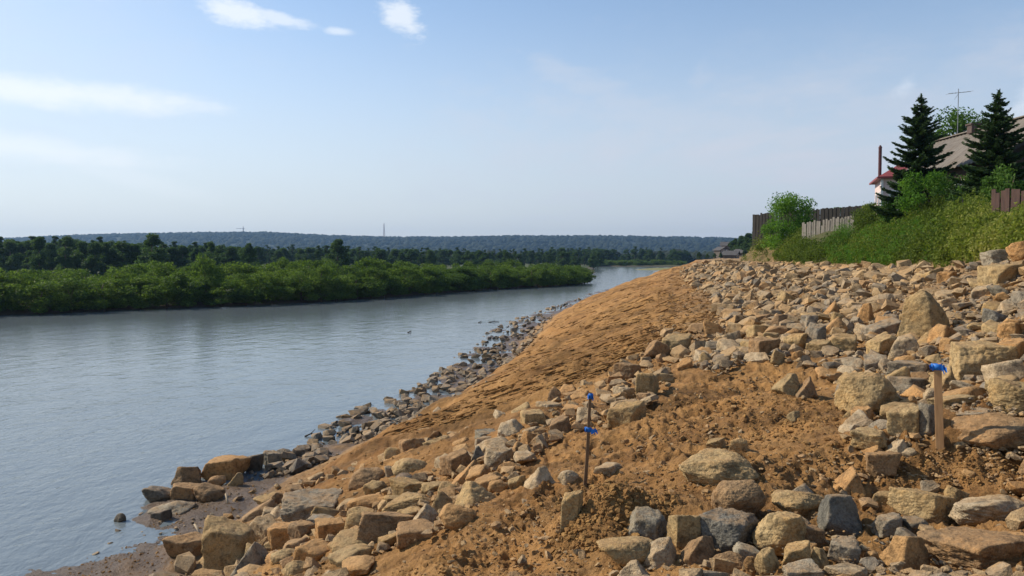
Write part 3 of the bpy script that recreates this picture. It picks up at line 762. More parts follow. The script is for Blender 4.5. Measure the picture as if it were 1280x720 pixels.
addset(Z_RUB, 4400, .07, .55, 1.95, 1, .0, .9, .10, .6)
addset(Z_RUB, 9000, .035, .12, 1.6, 2, .0, .8, .05, .55)
addset([p_ for p_ in Z_RUB if p_[0] < 1200 and p_[1] < 460], 2600, .14, .50, 1.5, 3, .1, .95, .12, .65)
addset([(872, 326), (985, 333), (1100, 337), (1170, 339), (1170, 352), (1000, 352), (860, 350)], 1500, .14, .6, 1.5, 15, .2, .95, .1, .7)
addset(Z_RIDGE, 1500, .10, .42, 1.6, 4, .3, 1.0, .08, .6)
addset(Z_RIDGE, 3000, .025, .11, 1.7, 5, .3, 1.0, .04, .6)
addset(Z_LOW, 520, .07, .26, 1.7, 6, .0, .95, .05, .6)
addset(Z_LOW, 2600, .012, .08, 1.8, 7, .0, 1.0, .03, .6)
addset(Z_SHORE, 3800, .08, .45, 1.7, 8, .0, .35, .02, .6)
addset(Z_SHORE2, 420, .04, .22, 1.9, 9, .0, .4, .0, .5)
addset(Z_SLOPE, 2200, .03, .16, 2.3, 10, .55, 1.0, .0, .5)
addset(Z_SOIL, 1500, .012, .10, 2.2, 11, .35, 1.0, .0, .55)
addset(Z_BEACH, 900, .02, .14, 2.0, 12, .4, 1.0, .0, .5)
addset(Z_MOUND, 250, .012, .07, 2.0, 13, .5, 1.0, .0, .5)
addset(Z_CUT, 1500, .03, .16, 1.7, 14, .0, .35, .05, .35)
addset([(1305, 310), (1420, 290), (2000, 255), (2900, 1000), (1420, 1000), (1305, 600)], 3400, .08, .5, 1.7, 16, 0, 1, .08)
addset([(380, 722), (745, 722), (745, 1000), (200, 1000)], 260, .05, .22, 1.8, 17, .3, 1)
A = np.concatenate(sets)
# thin out: no stones in the water beyond the shoal, none on the grass, big ones keep apart
uu, zz = zbase(A[:, 0], A[:, 1]); keep = (uu < 7.15) & (uu > -.9+.0*uu); rk = np.random.default_rng(9).uniform(size=len(A)); keep &= ~((uu < -.1) & ((A[:, 3] < .1) | (rk < .55) | (uu < -.55)))
clu = fbm2(A[:, 0]*1.0, A[:, 1]*.6, .8, 2, 44); shr = (uu < 1.25)&(uu > -1); keep &= ~(shr & (rk > .42+.55*clu) & (A[:, 3] < .33)); keep &= ~((uu < 1.25) & (A[:, 1] < 25) & (rk > .22) & (A[:, 3] < .36))
keep &= ~((np.abs(A[:, 4]-1176) < 22) & (A[:, 5] > 535) & (A[:, 5] < 590) & (A[:, 3] > .04)); keep &= ~((np.abs(A[:, 4]-731) < 16) & (A[:, 5] > 575) & (A[:, 5] < 640) & (A[:, 3] > .04))
A = A[keep]; A = A[np.argsort(-A[:, 3]*FPX/A[:, 1])]
big = list(placed); sel = np.ones(len(A), bool)
bx = np.array([p_[0] for p_ in big]); by = np.array([p_[1] for p_ in big]); br = np.array([p_[2] for p_ in big])
for i in range(len(A)):
    s = A[i, 3]
    if s*FPX/A[i, 1] < 9: break
    d = np.hypot(bx-A[i, 0], by-A[i, 1])
    if (d < .82*(br+s*.45)).any(): sel[i] = False; continue
    bx = np.append(bx, A[i, 0]); by = np.append(by, A[i, 1]); br = np.append(br, s*.45)
A = A[sel]
inview = (A[:, 4] > 5) & (A[:, 4] < 1275) & (A[:, 5] < 712)
pxs = A[:, 3]*FPX/A[:, 1]*inview
NI = 300-NH
order = np.argsort(-pxs); ind = order[:NI]; rest = np.ones(len(A), bool); rest[ind] = False
print('individual small', NI, 'smallest px', pxs[ind[-1]], 'rest', rest.sum())
# shapes for the individual stones
TM = [rock_shape('BSWPRBSB'[k % 8], 4, np.random.default_rng(300+k))for k in range(24)]
tmesh = {}
def hue_key(h, wetp):
    if wetp: return 'w'
    return 'd' if h < .06 else 'g' if h < .27 else 'p' if h < .45 else 't' if h < .68 else 'o' if h < .86 else 'b'
taken = set(x[4] for x in heroes)
hc = np.array([[x[0], x[1]] for x in heroes])
HV = [l.split('|')[1] for l in HERO.strip().split('\n')]
def short(lab):
    w = lab.split()
    for k in range(3, len(w)):
        if w[k] in ('at', 'on', 'in', 'beside', 'behind', 'under', 'below', 'above', 'with', 'lying', 'resting', 'near', 'touching', 'of', 'against', 'leaning', 'past', 'between', 'half', 'just', 'high', 'low', 'standing', 'wedged', 'facing', 'sloping', 'set', 'next', 'split', 'tilted,', 'and', 'among', 'alone', 'crusted', 'farthest', 'right', 'along', 'to'):
            return ' '.join(w[:k])
    return ' '.join(w)
cnt = {}
for l in HV: cnt[short(l)] = cnt.get(short(l), 0)+1
shn = [short(l) if cnt[short(l)] == 1 else l for l in HV]
for i in ind:
    x, y, z, s, px, py, hue, lift, flat = A[i]; r_ = np.random.default_rng(int(i)+7000)
    uw = uu[keep][sel][i] if False else float(section(np.array([x]), np.array([y]))[0][0])
    mk = hue_key(hue, uw < .9 and hue < .3); ti = int(r_.integers(len(TM)))
    if (ti, mk) not in tmesh: tmesh[(ti, mk)] = mesh('rock', TM[ti][0], TM[ti][1], M[mk], True)
    o = link('rock', tmesh[(ti, mk)])
    kindl = 'BSWPRBSB'[ti % 8]
    hs = s*r_.uniform(.42, .7)*(.6 if kindl == 'S' else 1)
    o.scale = (s*r_.uniform(.9, 1.1), s*r_.uniform(.6, .85), hs)
    o.rotation_euler = (r_.normal()*.22, r_.normal()*.22, r_.uniform(0, 6.28))
    gz = float(zbase(np.array([x]), np.array([y]))[1][0]); o.location = (x, y, gz+hs*.12+lift*.5)
    colw = MATWORD[mk]; shp = dict(B='blocky', S='flat', W='wedge-shaped', P='peaked', R='rounded')[kindl]
    d = np.argsort(np.hypot(hc[:, 0]-px, (hc[:, 1]-py)*1.3)); done = False
    for k in d[:6]:
        du, dv = px-hc[k, 0], py-hc[k, 1]
        if abs(du) > abs(dv)*1.6: rel = 'on the uphill side of' if du > 0 else 'on the river side of'
        else: rel = 'in front of' if dv > 0 else 'behind'
        for sz_ in ('small ',):
            lab = f'{sz_}{colw} {shp} stone {rel} the {shn[k]}'
            if len(lab.split()) > 16: lab = ' '.join(lab.split()[1:])
            if len(lab.split()) <= 16 and lab not in taken: done = True; break
        if done: break
    taken.add(lab); tag(o, lab, 'rock', 'broken rocks dumped along the river bank')

# the rest of the stones: one mass
def hull(n, r):
    p = r.normal(size=(n, 3)); p /= np.linalg.norm(p, axis=1, keepdims=True); p *= r.uniform(.8, 1.1, (n, 1))
    p = np.sign(p)*np.abs(p)**.8
    bm = bmesh.new(); vs = [bm.verts.new(x) for x in p]; rr = bmesh.ops.convex_hull(bm, input=vs)
    bmesh.ops.delete(bm, geom=[v_ for v_ in bm.verts if not v_.link_faces], context='VERTS')
    bm.verts.index_update(); bm.normal_update()
    v_ = np.array([x.co[:] for x in bm.verts]); f_ = np.array([[y.index for y in x.verts] for x in bm.faces]); bm.free()
    lo, hi = v_.min(0), v_.max(0); return (v_-(lo+hi)/2)/(hi-lo), f_
HT = [hull(int(rng.integers(12, 20)), rng) for k in range(40)]
def mass(name, pos, size3, rotz, tilt, tmpl, mat, smooth, **attrs):
    Vs = []; Fs = []; At = {k: [] for k in attrs}; off = 0; r = np.random.default_rng(77)
    ti = r.integers(len(tmpl), size=len(pos))
    for k in range(len(tmpl)):
        j = np.where(ti == k)[0]
        if not len(j): continue
        v_, f_ = tmpl[k]; n = len(v_)
        p = v_[None]*size3[j][:, None, :]
        a = tilt[j, 0][:, None]; ca, sa = np.cos(a), np.sin(a); p = np.stack([p[..., 0], p[..., 1]*ca-p[..., 2]*sa, p[..., 1]*sa+p[..., 2]*ca], -1)
        a = tilt[j, 1][:, None]; ca, sa = np.cos(a), np.sin(a); p = np.stack([p[..., 0]*ca+p[..., 2]*sa, p[..., 1], -p[..., 0]*sa+p[..., 2]*ca], -1)
        a = rotz[j][:, None]; ca, sa = np.cos(a), np.sin(a); p = np.stack([p[..., 0]*ca-p[..., 1]*sa, p[..., 0]*sa+p[..., 1]*ca, p[..., 2]], -1)
        p += pos[j][:, None, :]
        Vs.append(p.reshape(-1, 3)); Fs.append((f_[None]+(np.arange(len(j))*n)[:, None, None]+off).reshape(-1, f_.shape[1])); off += len(j)*n
        for q_ in attrs: At[q_].append(np.repeat(attrs[q_][j], n))
    return mesh(name, np.concatenate(Vs), np.concatenate(Fs), mat, smooth, {k: np.concatenate(v_) for k, v_ in At.items()})
B = A[rest]; n = len(B)
gz = zbase(B[:, 0], B[:, 1])[1]; s = B[:, 3]
uB = section(B[:, 0], B[:, 1])[0]
s3 = np.stack([s*rng.uniform(.8, 1.2, n), s*rng.uniform(.55, .9, n), s*rng.uniform(.6, 1.1, n)*B[:, 8]], 1)
hueB = np.where(uB < .9, B[:, 6]*.38, B[:, 6])
me = mass('rubble', np.stack([B[:, 0], B[:, 1], gz+s3[:, 2]*.2+B[:, 7]*.6], 1), s3, rng.uniform(0, 6.28, n), rng.normal(size=(n, 2))*.3, HT, M['s'], False, hue=hueB, tint=rng.uniform(0, 1, n))
tag(link('rubble', me), 'mixed grey, tan and orange stone rubble spread over the bank between the larger rocks', 'rubble', kind='stuff')
# soil clods
R_SL = math.atan(.36)
sets = []
addset(Z_SOIL, 3500, .008, .05, 2.0, 31, 0, 1); addset(Z_SLOPE, 6500, .03, .09, 2.3, 32, .0, 1, flat=.31); addset(Z_MOUND, 1800, .006, .035, 2.0, 33, 0, 1)
addset([(690, 600), (800, 600), (860, 640), (800, 690), (690, 690)], 2000, .008, .06, 1.7, 34, 0, 1, .02)
addset([(800, 500), (960, 470), (1060, 520), (1060, 570), (900, 560), (790, 560)], 1500, .012, .07, 1.8, 35, 0, 1, .02)
addset(Z_RIDGE, 3000, .01, .06, 2.0, 36, 0, 1); addset(Z_BEACH, 1200, .01, .05, 2.0, 37, 0, 1); addset(Z_LOW, 2500, .006, .04, 2, 38, 0, 1)
addset(Z_SLOPE, 15000, .03, .09, 2.1, 39, 0, .7, flat=.31)
q_ = sets[-1]; gq = q_[:, 1]+q_[:, 0]*.30+.35*fbm2(q_[:, 0], q_[:, 1], .5, 2, 3); ph = ((gq*1.04+.24*fbm2(q_[:, 0]*.3, q_[:, 1], .6, 2, 19)) % 1)
sets[-1] = q_[(np.abs(ph-.5) < .11+.06*fbm2(q_[:, 0], q_[:, 1], .7, 2, 23)) & (fbm2(q_[:, 0]*.4, q_[:, 1], .6, 2, 24) > -.25)]
C = np.concatenate(sets); n = len(C); gz = zfull(C[:, 0], C[:, 1])[1]; s = C[:, 3]
comb = (C[:, 8] == .31) & (rng.uniform(size=n) < .8)          # crumbs smeared into ridges by the digger's bucket
s3 = np.stack([s*rng.uniform(.8, 1.2, n)*np.where(comb, rng.uniform(2, 6, n), 1), s*rng.uniform(.7, 1, n)*np.where(comb, .9, 1), s*rng.uniform(.5, .8, n)*np.where(comb, .62, 1)], 1)
slp = np.where(comb, -R_SL, 0.0)
me = mass('soil_clods', np.stack([C[:, 0], C[:, 1], gz+s3[:, 2]*.10], 1), s3, np.where(comb, R(-17)+rng.normal(size=n)*.10, rng.uniform(0, 6.28, n)), np.stack([rng.normal(size=n)*.3, slp+rng.normal(size=n)*np.where(comb, .05, .3)], 1), HT, M['clod'], False, tint=rng.uniform(0, 1, n))
tag(link('soil_clods', me), 'loose crumbs and clods of orange-brown soil strewn over the dug bank', 'soil', kind='stuff')

# ================================================================== small man-made things on the bank
def tube(pts, r0, r1=None, n=8):
    """a tapered round bar along the points"""
    pts = np.array(pts, float); r1 = r0 if r1 is None else r1; m_ = len(pts); V_ = []; 
    for i in range(m_):
        d = pts[min(i+1, m_-1)]-pts[max(i-1, 0)]; d /= np.linalg.norm(d); a = np.cross(d, (0, 0, 1) if abs(d[2]) < .9 else (1, 0, 0)); a /= np.linalg.norm(a); b_ = np.cross(d, a)
        r_ = r0+(r1-r0)*i/(m_-1)
        for k in range(n): t = 2*math.pi*k/n; V_.append(pts[i]+r_*(math.cos(t)*a+math.sin(t)*b_))
    F_ = [[i*n+k, i*n+(k+1) % n, (i+1)*n+(k+1) % n, (i+1)*n+k] for i in range(m_-1) for k in range(n)]
    V_ += [pts[0], pts[-1]]; c0 = m_*n
    F_ += [[c0, (k+1) % n, k, k] for k in range(n)]+[[c0+1, (m_-1)*n+k, (m_-1)*n+(k+1) % n, (m_-1)*n+(k+1) % n] for k in range(n)]
    return np.array(V_), F_
def clean(V_, F_):
    return V_, [list(dict.fromkeys(f)) for f in F_]
class MB:
    def __init__(s): s.v = []; s.f = []; s.n = 0
    def add(s, V_, F_):
        V_, F_ = clean(V_, F_); s.v.append(np.array(V_)); s.f += [[i+s.n for i in f] for f in F_]; s.n += len(V_); return s
    def box(s, c_, sz, Q=None):
        v_ = np.array([[x, y, z] for x in (-.5, .5) for y in (-.5, .5) for z in (-.5, .5)])*np.array(sz)
        if Q is not None: v_ = v_@Q.T
        return s.add(v_+np.array(c_), [[0, 1, 3, 2], [4, 6, 7, 5], [0, 4, 5, 1], [2, 3, 7, 6], [0, 2, 6, 4], [1, 5, 7, 3]])
    def tube(s, pts, r0, r1=None, n=8): return s.add(*tube(pts, r0, r1, n))
    def build(s, name, mat, parent=None, smooth=False, bevel=0):
        me = bpy.data.meshes.new(name); me.from_pydata([tuple(x) for x in np.concatenate(s.v)], [], s.f); me.materials.append(mat)
        if smooth:
            for p_ in me.polygons: p_.use_smooth = True
        o = link(name, me, parent)
        if bevel: b_ = o.modifiers.new('b', 'BEVEL'); b_.width = bevel; b_.segments = 2
        return o
def prism(name, poly, off, mat, parent=None):
    """polygon (3d points) extruded by off"""
    n = len(poly); v_ = [tuple(p_) for p_ in poly]+[tuple(np.array(p_)+np.array(off)) for p_ in poly]
    f = [list(range(n))[::-1], list(range(n, 2*n))]+[[i, (i+1) % n, n+(i+1) % n, n+i] for i in range(n)]
    me = bpy.data.meshes.new(name); me.from_pydata(v_, [], f); me.materials.append(mat)
    bm = bmesh.new(); bm.from_mesh(me); bmesh.ops.recalc_face_normals(bm, faces=bm.faces); bm.to_mesh(me); bm.free()
    return link(name, me, parent)
def ribbon(parent, z, ry, w, tails, seed):
    """a strip of blue tape tied round the stake: the knot wrap and fluttering ends"""
    r_ = np.random.default_rng(seed); mb = MB()
    mb.box((0, 0, z), (ry[0]+.008, ry[1]+.008, w))
    for (dx_, dz_, L, tw) in tails:
        N_ = 9; V_ = []; 
        for i in range(N_):
            t = i/(N_-1); x = (ry[0]/2)*np.sign(dx_)+dx_*L*t; y = -ry[1]/2-.004+.02*math.sin(t*7+seed)*t; zz_ = z+dz_*L*t+.008*math.sin(t*9+seed)
            for k in (-.5, .5): V_.append((x+.006*k*math.sin(t*5), y+tw*t*k, zz_+k*w*(1-.25*t)))
        n0 = len(V_); V_ += [(a, b_+.0015, c_) for a, b_, c_ in V_]
        F_ = [[2*i, 2*i+2, 2*i+3, 2*i+1] for i in range(N_-1)]+[[n0+2*i+1, n0+2*i+3, n0+2*i+2, n0+2*i] for i in range(N_-1)]
        mb.add(V_, F_)
    return mb.build('ribbon', M['ribbon'], parent, True)
# thinner stake on its mound
hx, hy, hz, _ = hit([731], [606]); bx_, by_, bz_ = float(hx[0]), float(hy[0]), float(hz[0])
tx, ty, tz = unproj(738.5, 490, by_+.02); Ls = tz-bz_
e = empty('survey_stake', (bx_, by_, bz_)); e.rotation_euler = (0, math.atan2(tx-bx_, Ls), 0)
mb = MB(); N_ = 10; V_ = []; rr = np.random.default_rng(3)
for i in range(N_):
    t = i/(N_-1); z = -.14+(Ls+.14)*t; w = .016-.004*t
    for sx, sy in ((-1, -1), (1, -1), (1, 1), (-1, 1)): V_.append((sx*w+.004*math.sin(t*5), sy*w*.8+.003*math.sin(t*8), z))
F_ = [[4*i+k, 4*i+(k+1) % 4, 4*i+4+(k+1) % 4, 4*i+4+k] for i in range(N_-1) for k in range(4)]+[[3, 2, 1, 0], [4*N_-4, 4*N_-3, 4*N_-2, 4*N_-1]]
mb.add(V_, F_).build('post', M['oldwood'], e, bevel=.002)
ribbon(e, Ls-.03, (.028, .025), .045, [(-.4, -.5, .03, .01), (.3, -.9, .03, .01)], 1)
ribbon(e, Ls*.6, (.030, .026), .040, [(1, -.15, .065, .03), (.9, -.5, .05, .02), (-1, .1, .022, .01)], 2)
tag(e, 'thin leaning dark wooden stake with two blue ribbons on a soil mound', 'survey stake')
# thicker stake
hx, hy, hz, _ = hit([1175], [561]); bx_, by_, bz_ = float(hx[0]), float(hy[0]), float(hz[0])
tx, ty, tz = unproj(1172.5, 455, by_); Ls = tz-bz_
e = empty('survey_stake', (bx_, by_, bz_)); e.rotation_euler = (0, math.atan2(tx-bx_, Ls), R(-28))
mb = MB(); V_ = []
for i in range(N_):
    t = i/(N_-1); z = -.16+(Ls+.16)*t; w = .032-.003*t
    for sx, sy in ((-1, -1), (1, -1), (1, 1), (-1, 1)): V_.append((sx*w, sy*w*.62, z+(.004*sx if i == N_-1 else 0)))
mb.add(V_, F_).build('post', M['stakewood'], e, bevel=.003)
ribbon(e, Ls-.025, (.06, .04), .05, [(-1, .15, .030, .02), (1, -.5, .035, .02), (.5, -1.2, .03, .01)], 4)
tag(e, 'thick square light-wood stake with one blue ribbon at its top', 'survey stake')
# drift sticks
M['stick'] = plain('bleached_stick', (.5, .40, .27), (.33, .25, .16), .9, 8, .3)
for (p0, p1, lab) in (((243, 655), (252, 671), 'short pale stick standing behind the square brown block'), ((282, 617), (285, 631), 'thin pale stick on the beach beside the shore boulders')):
    hx, hy, hz, _ = hit([p1[0]], [p1[1]]); Y_ = float(hy[0]); a = np.array(unproj(*p0, Y_+.1)); b_ = np.array([float(hx[0]), Y_, float(hz[0])-.03])
    tag(MB().tube([b_, (a+b_)/2+.006, a], .022, .015, 7).build('stick', M['stick'], smooth=True), lab, 'stick')
M['drift'] = plain('dark_driftwood', (.06, .045, .03), (.03, .025, .02), .7, 8, .4)
for (px, py, w, lab) in ((617, 403, 13, 'dark branch floating on the river off the stony shoal'), (600, 403.5, 4, 'dark stub poking out of the river beside the floating branch'), (512, 416, 5, 'small dark snag alone in the middle of the river'), (388, 546, 14, 'thin dark stick lying in the shallows of the near river')):
    Y_ = CAMZ/(-float(rays(px, py)[2]))*float(rays(px, py)[1]); a = np.array(unproj(px-w/2, py, Y_)); b_ = np.array(unproj(px+w/2, py, Y_+.2)); r_ = .035 if Y_ > 30 else .022
    a[2] = .01; b_[2] = .03; mid = (a+b_)/2; mid[2] = .05
    mb = MB().tube([a, mid, b_], r_, r_*.5, 7); mb.tube([mid, mid+np.array([.1, .1, .10])], r_*.6, r_*.3, 6)
    tag(mb.build('branch', M['drift'], smooth=True), lab, 'branch')

# ================================================================== foliage
def quads(C, size, aspect, r, up=.0, fold=True):
    """leaf-sized faces round the centres C: kite-shaped leaves with random turn"""
    n = len(C); d = r.normal(size=(n, 3)); d[:, 2] += up; d /= np.linalg.norm(d, axis=1, keepdims=True)
    a = r.normal(size=(n, 3)); a -= (a*d).sum(1, keepdims=True)*d; a /= np.linalg.norm(a, axis=1, keepdims=True)
    s = (size*r.uniform(.6, 1.35, n))[:, None]
    V_ = np.stack([C-d*s*.5, C+a*s*aspect*.5, C+d*s*.5, C-a*s*aspect*.5], 1).reshape(-1, 3)
    return V_, np.arange(4*n).reshape(n, 4)
def crown_mesh(name, C, size, aspect, mat, tint, r, up=0):
    V_, F_ = quads(C, size, aspect, r, up); return mesh(name, V_, F_, mat, False, dict(tint=np.repeat(tint, 4)))
def lobes(nl, r, rx, ry, rz, z0):
    L = []
    for k in range(nl):
        t = r.uniform(0, 6.28); q_ = r.uniform(0, 1)**.6; zz_ = r.uniform(-.75, 1)
        w = math.sqrt(max(0, 1-zz_**2*.9)); L.append((q_*w*rx*math.cos(t), q_*w*ry*math.sin(t), z0+rz*zz_, r.uniform(.22, .42)))
    return L
def leafy(L, n, scale, r, shell=.65):
    L = np.array(L); k = r.integers(len(L), size=n); d = r.normal(size=(n, 3)); d /= np.linalg.norm(d, axis=1, keepdims=True)
    q_ = r.uniform(shell, 1.08, n)**.7*L[k, 3]*scale; tk = r.uniform(0, 1, len(L))
    return L[k, :3]+d*q_[:, None]*np.array([1, 1, .8]), np.clip(.5+.32*d[:, 2]*0+(tk[k]-.5)*.55+r.normal(size=n)*.16, 0, 1)
def limbs(trunk_h, L, r, r0, nb=9):
    mb = MB(); mb.tube([(0, 0, -.3), (r.normal()*.05, 0, trunk_h*.4), (r.normal()*.12, r.normal()*.1, trunk_h*.75), (0, 0, trunk_h)], r0, r0*.25, 8)
    for k in r.choice(len(L), min(nb, len(L)), replace=False):
        x, y, z, _ = L[k]; zb = max(.15*trunk_h, z-.9*math.hypot(x, y)-.2); mb.tube([(0, 0, min(zb, trunk_h*.9)), (x*.5, y*.5, (zb+z)/2-.1), (x, y, z)], r0*.42, r0*.1, 5)
    return mb
def plant_template(kind, r):
    """trunk mesh builder, crown mesh; true size in metres for height 1 unit = its own"""
    if kind == 'willow':      # shrub about 4.6 m tall
        L = []
        for k in range(30):
            t = r.uniform(0, 6.28); q_ = r.uniform(0, 1)**.5*2.1; z = r.uniform(.4, 4.4)*(1-.10*q_); L.append((q_*math.cos(t), q_*math.sin(t), z, r.uniform(.5, .95)))
        C, t = leafy(L, 7000, .92, r, .45); C = C[C[:, 2] > .05]; t = t[:len(C)]
        cr = crown_mesh('crown', C, .26, .34, M['willow'], t, r, .9); mb = limbs(3.6, L, r, .09, 12); bark = 'bark'
    elif kind == 'broad':     # tree about 9 m tall
        H_ = 9.; nl = 34; L = []
        wd = r.uniform(1.5, 2.3)
        for k in range(nl):
            zt = r.uniform(.12, 1)**.85; w = wd*math.sin(math.pi*min(1, zt*.9+.08))**.6*(1 if zt < .6 else (1.22-zt)/.62); t = r.uniform(0, 6.28); q_ = r.uniform(.1, 1)**.6
            L.append((w*q_*math.cos(t), w*q_*math.sin(t), H_*zt*.95, r.uniform(.5, 1.0)))
        C, t = leafy(L, 7500, 1.05, r, .3); cr = crown_mesh('crown', C, .36, .6, M['tree'], t, r); mb = limbs(8.3, L, r, .16, 12)
    elif kind == 'pine':      # narrower, darker, ragged
        H_ = 10.; L = []
        for k in range(30):
            zt = r.uniform(.15, 1); w = 1.35*(1.08-zt)**.7+.15; t = r.uniform(0, 6.28); L.append((w*r.uniform(.3, 1)*math.cos(t), w*r.uniform(.3, 1)*math.sin(t), H_*zt, r.uniform(.3, .62)))
        C, t = leafy(L, 5000, 1.0, r, .3); cr = crown_mesh('crown', C, .28, .5, M['tree'], t*.6, r); mb = limbs(9.8, L, r, .15, 12)
    return mb, cr
TPL = {}
for kind, n in (('willow', 5), ('broad', 5), ('pine', 2)):
    TPL[kind] = []
    for k in range(n):
        mb, cr = plant_template(kind, np.random.default_rng(50+k+len(kind)))
        mb_o = mb.build('trunk', M['bark'], None, True); me = mb_o.data; bpy.data.objects.remove(mb_o); TPL[kind].append((me, cr))
def plant(name, kind, k, loc, sc, rz, lab, cat, group):
    e = empty(name, loc, rz); e.scale = sc; tag(e, lab, cat, group)
    link('trunk', TPL[kind][k][0], e); link('crown', TPL[kind][k][1], e); return e
r = np.random.default_rng(21)
# willow thicket along the far water's edge
wil = []
for row, (off, stp) in enumerate(((-.4, 2.5), (3.2, 3.7), (7.4, 5.0), (12.0, 7.0))):
    X = -47.-(row*3)
    while X < 15.3-row*.4:
        Yb = float(np.interp(X, BX, BY)); sl_ = float(np.interp(X+1, BX, BY))-Yb; nrm = math.hypot(1, sl_)
        x = X-off*sl_/nrm*.9; y = Yb+off/nrm
        if x < .105*y-max(off, 1)*.3-1.0:
            hgt = np.interp(y, [55, 75, 100, 145], [4.2, 4.35, 4.1, 3.4])*r.uniform(.78, 1.16)*(1.0 if row else .74)
            wil.append((x+r.normal()*.3, y+r.normal()*.4, hgt))
        X += stp*r.uniform(.8, 1.2)/nrm*1.05
print('willows', len(wil))
for i, (x, y, h) in enumerate(wil):
    k = int(r.integers(5)); plant('willow_shrub', 'willow', k, (x, y, .15), (r.uniform(.9, 1.15), r.uniform(.9, 1.15), h/4.7), r.uniform(0, 6.28),
          "bright green bushy willow in the unbroken thicket along the far water's edge", 'willow', 'willows of the riverside thicket')
# trees behind the thicket: ones the photo lets one single out, then the belt
for (px, py, Y, w, lab) in ((190, 291, 120, 1.25, 'tallest dark tree rising over the willow thicket'), (48, 293, 125, .8, 'slim dark tree beside the frame edge above the willows'),
                            (85, 294, 130, 1.1, 'twin-topped dark tree behind the brightest willows'), (422, 296, 150, 1.2, 'rounded dark tree standing above the middle of the tree belt'),
                            (311, 301, 135, .95, 'narrow dark tree between two lower trees of the belt'), (264, 301, 140, .9, 'pointed dark tree on the river side of the narrow one'), (703, 309, 300, 1.3, 'rounded tree above the tip of the willow thicket')):
    x, y, z = unproj(px, py, Y); h = z-.5; k = int(r.integers(5))
    plant('tree', 'broad', k, (x, y, .4), (w*h/9, w*h/9, h/9.2), r.uniform(0, 6.28), lab, 'tree', 'trees behind the willow thicket')
belt = []
for i in range(214):
    px = -40+790*(i+r.uniform(0, 1))/214; t = np.clip(px/740, 0, 1); Y = r.uniform(105+160*t**1.2, 190+260*t)
    top = np.interp(px, [-40, 100, 230, 340, 480, 600, 740], [297, 298, 304, 307, 309, 311, 312])+abs(r.normal())*2.6
    x, y, z = unproj(px, top, Y); 
    if z > 3: belt.append((x, y, z))
for i in range(60):
    px = r.uniform(690, 862); Y = r.uniform(402, 470); top = 309.5+abs(r.normal())*2.2+max(0, px-830)*.1; x, y, z = unproj(px, top, Y); belt.append((x, y, z))
for i, (x, y, z) in enumerate(belt):
    h = z-.4; kd = 'pine' if r.uniform() < .3 else 'broad'; k = int(r.integers(len(TPL[kd]))); w = r.uniform(1.05, 1.6)*(1.0 if y < 300 else 1.1)
    if y < 395: plant('tree', kd, k, (x, y, .4), (w*h/9, w*h/9, h/9.4), r.uniform(0, 6.28), 'dark green tree in the belt of trees behind the willow thicket', 'tree', 'trees of the belt behind the thicket')
    else: plant('tree', kd, k, (x, y, .4), (w*h/9, w*h/9, h/9.4), r.uniform(0, 6.28), 'tall hazy dark tree in the far row where the river turns', 'tree', 'trees of the far row')
# far shrubs on the water's edge
for i in range(46):
    px = 742+110*(i/45)+r.normal(); x, y, z = unproj(px, 327, 396+r.uniform(0, 5)); h = r.uniform(2.0, 3.8); k = int(r.integers(5))
    plant('willow_shrub', 'willow', k, (x, y, .1), (1.5, 1.2, h/4.6), r.uniform(0, 6.28), 'low hazy shrub at the foot of the far tree row by the water', 'willow', 'shrubs along the far turn of the river')

# far woods on the flats and hills: one mass
n = 16000; X = r.uniform(-2600, 2600, n); Y = HR-r.uniform(0, 1, n)**1.3*1250+15; k = np.abs(X) < Y*.95+200; X, Y = X[k], Y[k]
n1 = 5000; X2 = r.uniform(-900, 900, n1); Y2 = r.uniform(480, 1150, n1); kk = (X2 < .30*Y2); X = np.concatenate([X, X2[kk]]); Y = np.concatenate([Y, Y2[kk]])
Z = np.where(Y > 1000, hill(X, Y), .5); n = len(X); h = r.uniform(8, 13, n)*np.where(Y > 1000, 1.0, .85)
def blobt(r):
    v_, f_ = ICO[3]; v_ = v_*(1+.30*fbm3(v_+r.uniform(0, 9, 3), 1.7, 2, 3))[:, None]; v_ = v_*np.array([.5, .5, .5]); v_[:, 2] += .5; v_[:, :2] *= (1.25-.8*v_[:, 2:3]*r.uniform(.4, 1)); return v_, f_
vb, fb = ico(2)
def blob2(r):
    v_ = vb*(1+.3*fbm3(vb+r.uniform(0, 9, 3), 1.9, 2, 3))[:, None]*.5; v_[:, 2] += .5; v_[:, :2] *= (1.3-.9*v_[:, 2:3]*r.uniform(.4, 1)); return v_, fb
m, q, b, out = newmat('far_canopy'); cc_ = q.mix(attr(q, 'tint'), (.014, .022, .013), (.021, .031, .016)); geo = q.n('ShaderNodeNewGeometry'); nn = q.noise(geo.outputs['Position'], .6, 4, .7)
q.L.new(q.mix(1.0, cc_, q.ramp(nn, (.3, .6), (.7, 1.3)), 'MULTIPLY'), b.inputs['Base Color']); b.inputs['Roughness'].default_value = 1; bump(q, b, nn, 1, 1.2)
me = mass('far_woods', np.stack([X, Y, Z-.6], 1), np.stack([h*r.uniform(.9, 1.5, n), h*r.uniform(.9, 1.5, n), h*.9], 1), r.uniform(0, 6.28, n), r.normal(size=(n, 2))*.04, [blob2(np.random.default_rng(k)) for k in range(12)], m, True, tint=r.uniform(0, 1, n))
tag(link('far_woods', me), 'dark forest covering the distant low hills beyond the river', 'forest', kind='stuff')

